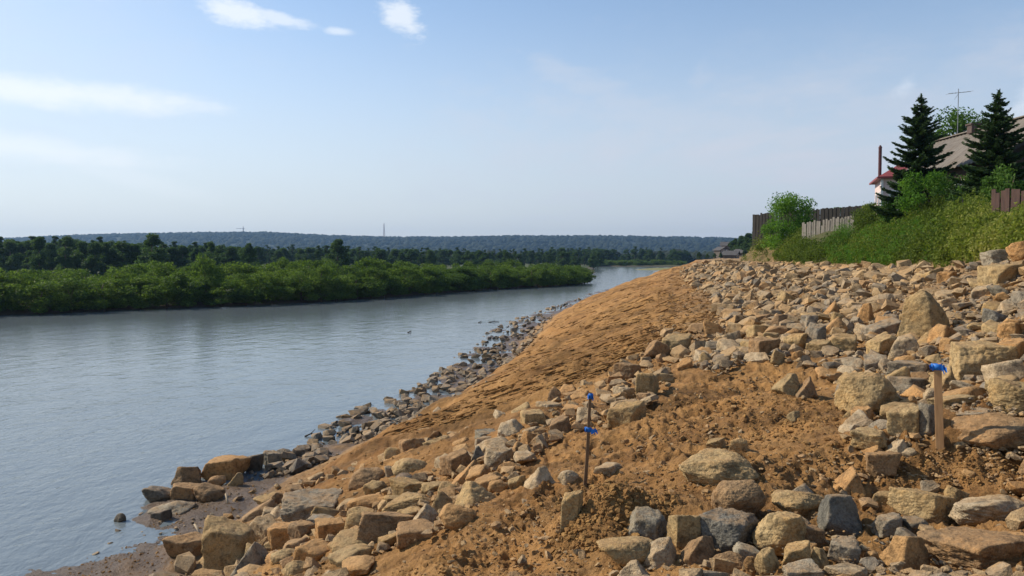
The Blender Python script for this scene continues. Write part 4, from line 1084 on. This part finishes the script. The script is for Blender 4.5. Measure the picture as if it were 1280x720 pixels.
# ================================================================== the green slope
def uinv(u, Y):
    t = (np.log(Y)-TL[0])/(TL[1]-TL[0]); i = np.clip(t.astype(int), 0, len(TL)-2); f = t-i; k = np.clip((u+2).astype(int), 0, NC-2); a = u+2-k
    x0 = TX[i, k]*(1-f)+TX[i+1, k]*f; x1 = TX[i, k+1]*(1-f)+TX[i+1, k+1]*f; return x0+(x1-x0)*a
def weeds(name, n, u0, u1, y0, y1, hlo, hhi, per, leaf, aspect, mat, seed, tfun, lab, cond=None, up=.8, extra=None):
    r = np.random.default_rng(seed); Y = np.exp(r.uniform(math.log(y0), math.log(y1), n)); u = r.uniform(u0, u1, n); X = uinv(u, Y)
    if cond is not None: k = cond(X, Y, u, r); X, Y, u = X[k], Y[k], u[k]
    uu_, z = zfull(X, Y); n = len(X); h = r.uniform(hlo, hhi, n)*(.75+.45*vn2(X*.6, Y*.6, 3))
    h = h*np.clip((u-7.0)*8+.35, .3, 1)
    q_ = r.uniform(0, 1, (n, per)); a = r.uniform(0, 6.28, (n, per)); lean = r.normal(size=(n, 1, 2))*.22
    rad_ = h[:, None]*(.16+.30*np.sin(q_*3.0))*r.uniform(.2, 1, (n, per))
    C = np.stack([X[:, None]+rad_*np.cos(a)+lean[..., 0]*h[:, None]*q_, Y[:, None]+rad_*np.sin(a)+lean[..., 1]*h[:, None]*q_, z[:, None]+h[:, None]*q_**.8], -1).reshape(-1, 3)
    t = np.clip(np.repeat(tfun(X, Y, u, r), per)+r.normal(size=n*per)*.12, 0, 1)
    me = crown_mesh(name, C, leaf, aspect, mat, t, r, up)
    return tag(link(name, me), lab, 'undergrowth', kind='stuff')
pxo = lambda X, Y: 640+FPX*X/Y
weeds('weeds', 6200, 7.03, 8.25, 13.5, 57, .45, 1.0, 46, .105, .40, M['weed'], 5,
      lambda X, Y, u, r: np.clip(.28+.25*fbm2(X, Y, .35, 2, 8)+.30*sstep(1150, 1240, pxo(X, Y))*(pxo(X, Y) > 0)*(1-sstep(7.6, 8.0, u)*.6)+.12*r.normal(size=len(X)), 0, 1),
      'tall weeds and grass covering the steep green slope below the houses', cond=lambda X, Y, u, r: ((Y < 47.5+1.5*r.normal(size=len(X)))|(u > 8.0)|(r.uniform(size=len(X)) < .06)) & ~((pxo(X, Y) > 992)&(pxo(X, Y) < 1070)&(Y > 36)&(Y < 46)&(u > 7.42)) & ~((pxo(X, Y) > 1218)&(u > 7.7)))
weeds('nettles', 1500, 7.02, 7.62, 24, 40, .5, .95, 60, .07, .3, M['lush'], 6, lambda X, Y, u, r: .45+.3*fbm2(X, Y, .5, 2, 8),
      'patch of richer green nettles at the foot of the slope', cond=lambda X, Y, u, r: (pxo(X, Y) > 1035)&(pxo(X, Y) < 1185)&(fbm2(X, Y, .3, 2, 2) > -.45))
weeds('plateau_weeds', 2600, 8.1, 8.6, 17, 72, .5, 1.1, 36, .11, .34, M['weed'], 7, lambda X, Y, u, r: .25+.2*fbm2(X, Y, .3, 2, 8), cond=lambda X, Y, u, r: pxo(X, Y) < 1215, lab='rank grass on the level ground round the fences and houses')
weeds('tufts', 260, 6.85, 7.1, 14, 60, .2, .5, 30, .06, .3, M['weed'], 8, lambda X, Y, u, r: .4+0*X, 'scattered green tufts where the rubble meets the slope')
def bush(name, x, y, h, w, nleaf, leaf, mat, lab, seed, nl=20, z=None):
    r = np.random.default_rng(seed); z = float(zfull(np.array([x]), np.array([y]))[1][0]) if z is None else z
    e = empty(name, (x, y, z)); L = []
    for k in range(nl):
        t = r.uniform(0, 6.28); zt = r.uniform(.12, .92); q_ = r.uniform(0, 1)**.5*w*math.sqrt(max(.1, 1-(zt*1.6-.7)**2)); L.append((q_*math.cos(t), q_*math.sin(t), zt*h, r.uniform(.16, .34)*min(h, w*2)))
    C, t = leafy(L, nleaf, .8, r, .2); C[:, 2] = np.maximum(C[:, 2], .02); link('crown', crown_mesh('crown', C, leaf, .5, mat, t, r, .2), e)
    me = limbs(h*.8, L, r, .05, 10).build('stem', M['bark'], e, True); return tag(e, lab, 'bush')
def at(px, Y, dz=0):
    x = (px-640)/FPX*Y; return x, Y
x, y = at(984, 50); bush('shrub', x, y, 3.5, 1.65, 11000, .13, M['lush'], 'light green leafy shrub growing over the dark fence corner', 1, 26, z=5.0)
x, y = at(957, 54); bush('shrub', x, y, 1.2, .7, 1800, .11, M['weed'], 'small yellowish shrub on the earth scarp below the fence corner', 2, 12, z=4.5)
x, y = at(1042, 62); bush('shrub', x, y, 3.0, .85, 2600, .14, M['lush'], 'round light green bush top showing over the dark fence', 3, 14, z=5.6)
x, y = at(1160, 30.5); bush('shrub', x, y, 1.9, 1.0, 5200, .10, M['lush'], 'broad fresh green bush under the taller spruce', 4, 22)
x, y = at(1125, 32.5); bush('shrub', x, y, 1.1, .9, 3000, .10, M['bush'], 'dark bush on the river side of the taller spruce', 5, 18)
x, y = at(1205, 29); bush('shrub', x, y, 1.5, 1.0, 3600, .10, M['bush'], 'dark bush between the two spruces', 6, 18)
x, y = at(1090, 38); bush('shrub', x, y, .9, .8, 2200, .10, M['weed'], 'yellow-green bush in front of the pale house', 7, 18)
x, y = at(1265, 25); bush('shrub', x, y, 1.5, .9, 3600, .10, M['bush'], 'dark bush behind the reddish brown fence', 8, 18)
# leafy tree behind the roof
x, y = at(1188, 50); e = bush('tree', x, y, 7.6, 1.75, 6500, .20, M['bush'], 'leafy green tree rising behind the big grey roof', 9, 30); e['category'] = 'tree'
# spruces
def spruce(px, Y, pytop, zb, rad0, lab, seed):
    r = np.random.default_rng(seed); x = (px-640)/FPX*Y; top = unproj(px, pytop, Y)[2]; H_ = top-zb
    e = empty('spruce_tree', (x, Y, zb)); MB().tube([(0, 0, -.2), (.02, 0, H_*.5), (0, 0, H_*.995)], .085, .008, 8).build('trunk', M['bark'], e, True)
    C = []; T = []; D = []; br = MB(); z = H_*.13
    while z < H_*.97:
        f = z/H_; Lb = rad0*(1-f)**.82*1.0+.05; nb = int(7 if f < .8 else 5); a0 = r.uniform(0, 6.28)
        for k in range(nb):
            a = a0+k*6.283/nb+r.normal()*.2; zc_ = z; z = zc_+r.normal()*.07; L_ = Lb*r.uniform(.6, 1.2)*(1+.18*math.sin(a*2+seed)); ns = max(5, int(L_/.035)); dr = -.16*L_*(1-f)+r.normal()*.04
            for j in range(ns):
                t = (j+.5)/ns; rr_ = L_*t; zz_ = z+dr*math.sin(t*2.2)*1.2+.22*L_*t**2.2*(.5+f)
                wd = .46*L_*(1-t)**.7*min(1, t*3+.25)+.03; m_ = max(3, int(wd/.018))
                s_ = r.uniform(-1, 1, m_)*wd*.55; ca, sa = math.cos(a), math.sin(a)
                C.append(np.stack([rr_*ca-s_*sa-abs(0), rr_*sa+s_*ca, np.full(m_, zz_)-np.abs(s_)*.28+r.normal(size=m_)*.022], 1))
                D.append(np.stack([ca*.8-np.sign(s_)*sa*.6, sa*.8+np.sign(s_)*ca*.6, np.full(m_, .12)], 1)); T.append(np.full(m_, .25+.5*t))
            br.tube([(0, 0, z), (L_*.5*math.cos(a), L_*.5*math.sin(a), z+dr*1.0), (L_*math.cos(a), L_*math.sin(a), z+dr*.9+.22*L_*(.5+f)*.9)], .018, .004, 4); z = zc_
        z += .11+.10*(1-f)*r.uniform(.7, 1.3)
    for k in range(60): C.append(np.array([[0, 0, H_*(.93+.07*k/60)]])+r.normal(size=(1, 3))*.012); D.append(np.array([[r.normal(), r.normal(), .9]])); T.append(np.array([.8]))
    C = np.concatenate(C); D = np.concatenate(D)+r.normal(size=(len(C), 3))*.3; T = np.clip(np.concatenate(T)+r.normal(size=len(C))*.15, 0, 1)
    D /= np.linalg.norm(D, axis=1, keepdims=True); a = r.normal(size=D.shape); a -= (a*D).sum(1, keepdims=True)*D; a /= np.linalg.norm(a, axis=1, keepdims=True)
    s_ = (.14*r.uniform(.6, 1.3, len(C)))[:, None]; V_ = np.stack([C-D*s_*.5, C+a*s_*.17, C+D*s_*.5, C-a*s_*.17], 1).reshape(-1, 3)
    cr = link('crown', mesh('crown', V_, np.arange(len(V_)).reshape(-1, 4), M['spruce'], False, dict(tint=np.repeat(T, 4))), e); br.build('branches', M['bark'], e); print('spruce', len(C))
    return tag(e, lab, 'spruce tree', 'spruces in front of the house')
spruce(1147, 32.5, 117, 5.9, 1.9, 'taller dark spruce in front of the grey roofed house, nearer the river', 1)
spruce(1243, 27, 113, 5.6, 1.7, 'narrower dark spruce in front of the near end of the grey roofed house', 2)

# ================================================================== fences
def fence(pts, zb, zt, mat, lab, bw=.13, gap=.02, seed=0, posts=True, dip=.06):
    r = np.random.default_rng(seed); e = empty('board_fence', (pts[0][0], pts[0][1], zb[0])); o0 = np.array([pts[0][0], pts[0][1], zb[0]])
    mb = MB(); rail = MB()
    for s_ in range(len(pts)-1):
        a = np.array(pts[s_], float); b_ = np.array(pts[s_+1], float); L_ = np.linalg.norm(b_-a); d = (b_-a)/L_; th_ = math.atan2(d[1], d[0]); n = int(L_/(bw+gap)); Q0 = rot((0, 0, 1), th_)
        for k in range(n):
            t = (k+.5)/n; z0 = zb[s_]+(zb[s_+1]-zb[s_])*t; z1 = zt[s_]+(zt[s_+1]-zt[s_])*t+r.normal()*dip*.5-(r.uniform() < .06)*r.uniform(0, .3)
            if r.uniform() < .02: continue
            c_ = a+d*L_*t; of_ = (k % 2)*.026; mb.box((c_[0]-o0[0]+of_*math.sin(th_), c_[1]-o0[1]-of_*math.cos(th_), (z0+z1)/2-o0[2]), (bw*r.uniform(1.03, 1.10), .024, z1-z0), Q0@rot((0, 1, 0), r.normal()*.018))
        nn = np.array([-d[1], d[0]])*.05
        for fr in (.25, .8):
            p0 = np.array([*(a+nn), zb[s_]+(zt[s_]-zb[s_])*fr])-o0; p1 = np.array([*(b_+nn), zb[s_+1]+(zt[s_+1]-zb[s_+1])*fr])-o0
            rail.box((p0+p1)/2, (L_, .04, .07), Q0@rot((0, 1, 0), -math.atan2(p1[2]-p0[2], L_)))
        if posts:
            for k in range(int(L_/2.4)+1):
                t = min(1, k*2.4/L_); c_ = a+d*L_*t+nn*2; z1 = zt[s_]+(zt[s_+1]-zt[s_])*t
                MB().box((c_[0]-o0[0], c_[1]-o0[1], (z1+zb[s_]-.5)/2-o0[2]), (.1, .1, z1-zb[s_]+.5), Q0).build('post', mat, e)
    mb.build('boards', mat, e); rail.build('rail', mat, e); return tag(e, lab, 'fence', 'wooden fences on the slope')
zpy = lambda py, Y: CAMZ+(322-py)/FPX*Y
xp = lambda px, Y: (px-640)/FPX*Y
fence([(xp(940, 56.5), 56.5), (xp(1000, 53), 53), (xp(1092, 49), 49)], [5.35, 5.4, 5.8], [zpy(268.5, 56.5), zpy(262.5, 53), zpy(256.5, 49)], M['darkboard'], 'long dark board fence with the corner above the earth scarp', .14, .001, 1)
fence([(xp(1002, 45), 45), (xp(1067, 42.5), 42.5)], [4.8, 5.1], [zpy(278.5, 45), zpy(270, 42.5)], M['greyboard'], 'low pale weathered board fence in front of the dark one', .11, .03, 2, dip=.1)
fence([(xp(1237, 22), 22), (xp(1300, 20.5), 20.5)], [5.0, 5.1], [zpy(240, 22), zpy(232, 20.5)], M['redboard'], 'reddish brown board fence at the frame edge below the near spruce', .13, .012, 3)
# thin wire post and hand rail on the slope
x, y = at(1201, 24); z = float(zfull(np.array([x]), np.array([y]))[1][0]); tag(MB().tube([(x, y, z-.3), (x+.01, y, z+1.15)], .025, .02, 6).build('fence_post', M['darkboard']), 'single thin dark post standing in the weeds of the slope', 'post')

# ================================================================== houses
# pale house with the red roof
e = empty('house', (xp(1101, 56), 56, 6.2), R(-19))
Wx, Wy, Hw = 3.4, 4.6, zpy(222, 56)-6.2
mb = MB().box((Wx/2, Wy/2, Hw/2-.3), (Wx, Wy, Hw+.6)); wall = mb.build('wall', M['pinkwall'], e)
MB().box((-.03, -.03, Hw/2-.3), (.16, .16, Hw+.6)).build('corner_board', M['white'], e)
MB().box((Wx/2, -.03, Hw*.48), (Wx+.1, .05, .10)).build('trim', M['white'], e)
for (cx_, cy_, ax) in ((.85, 0, 0), (2.3, 0, 0), (0, 1.3, 1), (0, 3.1, 1)):
    w_ = MB()
    if ax == 0: w_.box((cx_, -.035, Hw*.62), (.86, .07, 1.2)); f = w_.build('window', M['white'], e); MB().box((cx_-.18, -.075, Hw*.62), (.28, .02, 1.0)).box((cx_+.18, -.075, Hw*.62), (.28, .02, 1.0)).build('pane', M['glass'], f)
    else: w_.box((-.035, cy_, Hw*.62), (.07, .86, 1.2)); f = w_.build('window', M['white'], e); MB().box((-.075, cy_-.18, Hw*.62), (.02, .28, 1.0)).box((-.075, cy_+.18, Hw*.62), (.02, .28, 1.0)).build('pane', M['glass'], f)
ov = .35; zr = 1.05                                   # hipped red roof
v_ = [(-ov, -ov, Hw), (Wx+ov, -ov, Hw), (Wx+ov, Wy+ov, Hw), (-ov, Wy+ov, Hw), (1.25, 1.5, Hw+zr), (Wx-1.2, 1.5, Hw+zr), (Wx-1.2, Wy-1.5, Hw+zr), (1.25, Wy-1.5, Hw+zr)]
v_ += [(x_, y_, z_-.1) for x_, y_, z_ in v_[:4]]
me = bpy.data.meshes.new('roof'); me.from_pydata(v_, [], [[0, 1, 5, 4], [1, 2, 6, 5], [2, 3, 7, 6], [3, 0, 4, 7], [4, 5, 6, 7], [0, 8, 9, 1], [1, 9, 10, 2], [2, 10, 11, 3], [3, 11, 8, 0], [8, 11, 10, 9]]); me.materials.append(M['redroof']); rf = link('roof', me, e)
MB().box((Wx/2, -ov-.02, Hw-.05), (Wx+2*ov, .03, .14)).box((-ov-.02, Wy/2, Hw-.05), (.03, Wy+2*ov, .14)).build('eaves_board', M['redroof'], rf)
ch = MB().tube([(.1, 2.6, Hw-.1), (.1, 2.6, zpy(180, 56)-6.2)], .12, .12, 10).build('stove_pipe', M['pipe'], rf)
MB().tube([(.1, 2.6, zpy(180, 56)-6.2), (.1, 2.6, zpy(176.5, 56)-6.2)], .15, .05, 10).build('cap', M['pipe'], ch)
tag(e, 'small pale pink house with a red roof and tall dark stove pipe', 'house')
# long dark log house with the grey roof
e = empty('log_house', (22, 31, 5.9)); zr = 10.5-5.9; ze = 8.38-5.9; Y0, Y1 = -1.0, 9.4
mb = MB()
for k in range(11): mb.box((-2.75, 3.4, .1+k*.23), (.22, 6.4, .222)).box((2.75, 3.4, .1+k*.23), (.22, 6.4, .222)).box((0, .2, .1+k*.23), (5.7, .22, .222)).box((0, 6.6, .1+k*.23), (5.7, .22, .222))
mb.build('wall', M['log'], e)
g0 = prism('gable', [(-2.85, .12, 2.5), (2.85, .12, 2.5), (0, .12, zr-.12)], (0, .08, 0), M['darkboard'], e)
MB().box((-.0, .08, 3.25), (.7, .05, .6)).build('attic_window', M['glass'], e)
for cy_ in (2.0, 4.6):
    w_ = MB().box((-2.88, cy_, 1.35), (.08, 1.0, 1.1)).build('window', M['white'], e); MB().box((-2.93, cy_-.22, 1.35), (.02, .38, .92)).box((-2.93, cy_+.22, 1.35), (.02, .38, .92)).build('pane', M['glass'], w_)
w_ = MB().box((-1.3, .06, 1.5), (1.0, .08, 1.1)).build('window', M['white'], e); MB().box((-1.52, .01, 1.5), (.38, .02, .92)).box((-1.08, .01, 1.5), (.38, .02, .92)).build('pane', M['glass'], w_)
# corrugated sheets, a little uneven
NS, NV = 9, 170; sl_v = []; 
for side in (-1, 1):
    V_ = []
    for j in range(NV):
        for i in range(NS):
            t = i/(NS-1); y_ = Y0+(Y1-2.6*t-Y0)*j/(NV-1); x_ = side*3.25*t; z_ = zr+(ze-zr)*t+.025*math.cos(y_*2*math.pi/.15*.5)+.03*math.sin(y_*1.1+t*2)*t-.012*((t*3) % 1)
            V_.append((x_, y_, z_))
    n0 = len(V_); V_ += [(a, b_, c_-.04) for a, b_, c_ in V_]; F_ = []
    for j in range(NV-1):
        for i in range(NS-1):
            a = j*NS+i; F_.append([a, a+1, a+NS+1, a+NS]); F_.append([n0+a, n0+a+NS, n0+a+NS+1, n0+a+1])
    for j in range(NV-1):
        for i in (0, NS-1): a = j*NS+i; F_.append([a, a+NS, n0+a+NS, n0+a])
    for i in range(NS-1):
        for j in (0, NV-1): a = j*NS+i; F_.append([a, a+1, n0+a+1, n0+a])
    me = bpy.data.meshes.new('roof'); me.from_pydata(V_, [], F_); me.materials.append(M['slateroof']); rf = link('roof', me, e)
    if side == -1: r1 = rf
prism('hip_end', [(-3.2, Y1-2.62, ze), (3.2, Y1-2.62, ze), (0, Y1-.02, zr)], (0, 0, -.05), M['slateroof'], e)
MB().box((0, (Y0+Y1)/2, zr+.05), (.3, Y1-Y0, .05)).build('ridge_cap', M['slateroof'], r1)
for side in (-1, 1):
    L_ = math.hypot(3.25, zr-ze); MB().box((side*1.62, Y0-.03, (zr+ze)/2-.05), (L_, .03, .16), rot((0, 1, 0), side*math.atan2(zr-ze, 3.25))).build('barge_board', M['darkboard'], e)
c0 = MB().box((-.1, 36.9-31, zr+.08), (.5, .4, .42)).build('chimney', M['brick'], r1, bevel=.02); MB().box((-.1, 36.9-31, zr+.30), (.6, .5, .07)).build('chimney_top', M['brick'], c0)
tag(e, 'long dark log house with a weathered grey-brown gable roof', 'house')
# antenna
Y_ = 42.; e = empty('tv_antenna', (xp(1193, Y_), Y_, 6.2)); zt_ = zpy(113, Y_)-6.2
MB().tube([(0, 0, -.3), (0, 0, zt_)], .03, .018, 6).build('mast', M['antenna'], e)
zz_ = zpy(118, Y_)-6.2
MB().tube([(-.58, -.1, zz_-.06), (0, 0, zz_), (.75, .15, zz_+.10)], .014, .014, 6).build('boom', M['antenna'], e)
mb = MB()
for k, t in enumerate((-.5, -.28, -.05, .2, .45, .7)): mb.tube([(t-.02, -.35+.03*k, zz_+t*.12-.02), (t+.02, .35-.03*k, zz_+t*.12+.03)], .008, .008, 5)
mb.build('elements', M['antenna'], e); MB().tube([(-.2, 0, zz_-.35), (0, 0, zz_-.05)], .01, .01, 5).build('brace', M['antenna'], e)
tag(e, 'thin television antenna with a crosswise boom above the leafy tree', 'antenna')

# ================================================================== far village, spit, masts
def cottage(px, py, Y, w, l, hw, hr, rz, wm, rm, lab):
    x, y, z = unproj(px, py, Y); e = empty('house', (x, y, z), rz)
    MB().box((0, 0, hw/2-1.5), (w, l, hw+3)).build('wall', wm, e)
    prism('gable', [(-w/2+.02, -l/2+.02, hw), (w/2-.02, -l/2+.02, hw), (0, -l/2+.02, hw+hr-.1)], (0, l-.04, 0), wm, e)
    for s_ in (-1, 1):
        L_ = math.hypot(w/2+.4, hr*(w/2+.4)/(w/2)); an = math.atan2(hr, w/2)
        MB().box((s_*(w/4+.18), 0, hw+hr/2-.1), (L_, l+.8, .12), rot((0, 1, 0), s_*an)).build('roof', rm, e)
    for k in (-1, 1):
        f = MB().box((k*w*.22, -l/2-.05, hw*.55), (.9, .1, 1.1)).build('window', M['white'], e); MB().box((k*w*.22, -l/2-.12, hw*.55), (.65, .04, .85)).build('pane', M['glass'], f)
    return tag(e, lab, 'house', 'far village houses')
cottage(914, 323, 205, 4.0, 3.4, 1.0, 1.0, R(62), M['farwall'], M['farroof'], 'low grey-roofed house of the far village nearest the embankment')
cottage(902, 317, 250, 3.6, 3.6, 1.2, 1.0, R(20), M['farwall'], M['farroof'], 'small grey house up the sandy track behind the low one')
cottage(909, 312, 275, 4.6, 4, 1.5, 1.2, R(70), M['farwall'], M['farroof'], 'topmost far village house beneath the dark trees')
cottage(927, 321, 215, 3.4, 3.2, 1.2, .9, R(40), M['farwall'], M['farroof'], 'pale shed beside the low grey-roofed far house')
for i, (px, py, Y, h, w) in enumerate(((919, 297, 240, 0, 1.0), (927, 294, 225, 0, 1.0), (936, 290, 205, 0, .9), (912, 303, 262, 0, .8), (944, 289, 190, 0, .9), (874, 314, 235, 0, .8), (893, 319, 190, 0, .7), (901, 319, 185, 0, .7), (906, 309, 258, 0, .7), (922, 306, 230, 0, .9), (931, 311, 200, 0, .8), (884, 317, 215, 0, .7))):
    x, y, z = unproj(px, py, Y); zb = float(zbase(np.array([x]), np.array([y]))[1][0]); h = max(1.5, z-zb); k = i % 5
    plant('tree', 'broad', k, (x, y, zb), (max(.25, h/9)*w*1.3, max(.25, h/9)*w*1.3, h/9.2), i*1.3, 'dark tree among the far village houses past the fence corner', 'tree', 'trees of the far village')
# the grassy spit
N_ = 40; gx, gy = np.meshgrid(np.linspace(-1, 1, N_), np.linspace(-1, 1, N_)); x0, y0 = 61, 292
zz_ = .75*(1-(gx**2+gy**2))+.1*fbm2(gx, gy, 3, 3, 4)-.1; ii = np.arange(N_*N_).reshape(N_, N_)
vv = np.stack([x0+gx*17, y0+gy*16+gx*6, zz_], -1).reshape(-1, 3); ff = np.stack([ii[:-1, :-1], ii[:-1, 1:], ii[1:, 1:], ii[1:, :-1]], -1).reshape(-1, 4)
M['spit'] = plain('spit_grass', (.15, .17, .05), (.20, .17, .08), .95, .4, .3)
tag(link('grass_spit', mesh('grass_spit', vv, ff, M['spit'], True)), kind='structure')
# lattice mast and crane-like tower on the hill
def mast(px, pytop, Y, h, w, lab, arm=None):
    x, y, z = unproj(px, pytop, Y); e = empty('lattice_mast', (x, y, z-h)); mb = MB()
    for sx, sy in ((-1, -1), (1, -1), (1, 1), (-1, 1)): mb.tube([(sx*w, sy*w, 0), (sx*w*.25, sy*w*.25, h)], .35, .25, 4)
    for k in range(9):
        t = k/9; t2 = (k+1)/9; a = w*(1-.75*t); b_ = w*(1-.75*t2)
        for s_ in (-1, 1): mb.tube([(-a*s_, -a, h*t), (b_*s_, -b_, h*t2)], .18, .18, 3); mb.tube([(-a*s_, a, h*t), (b_*s_, b_, h*t2)], .18, .18, 3)
    mb.build('frame', M['paint_red'], e)
    if arm: MB().box((arm*.3, 0, h*.78), (abs(arm), .9, .9)).build('jib', M['paint_red'], e)
    return tag(e, lab, 'mast')
mast(480, 279, 2290, 42, 2.4, 'tall thin lattice mast standing alone on the wooded hill')
mast(304, 283, 2290, 28, 1.6, 'shorter tower with a side jib on the hill above the narrow tree', -26)

# ================================================================== air
m = bpy.data.materials.new('haze_air'); m.use_nodes = True; m.node_tree.nodes.clear(); q = NT(m.node_tree)
pv = q.n('ShaderNodeVolumePrincipled'); pv.inputs['Color'].default_value = (.30, .51, .80, 1); pv.inputs['Density'].default_value = 1.75e-4; pv.inputs['Anisotropy'].default_value = .3
out = q.n('ShaderNodeOutputMaterial'); q.L.new(pv.outputs[0], out.inputs['Volume'])
mb = MB().box((0, 1500, 58.5), (8200, 3400, 123)); o = mb.build('haze', m); tag(o, 'thin bluish summer haze over the river valley', 'haze', kind='stuff')
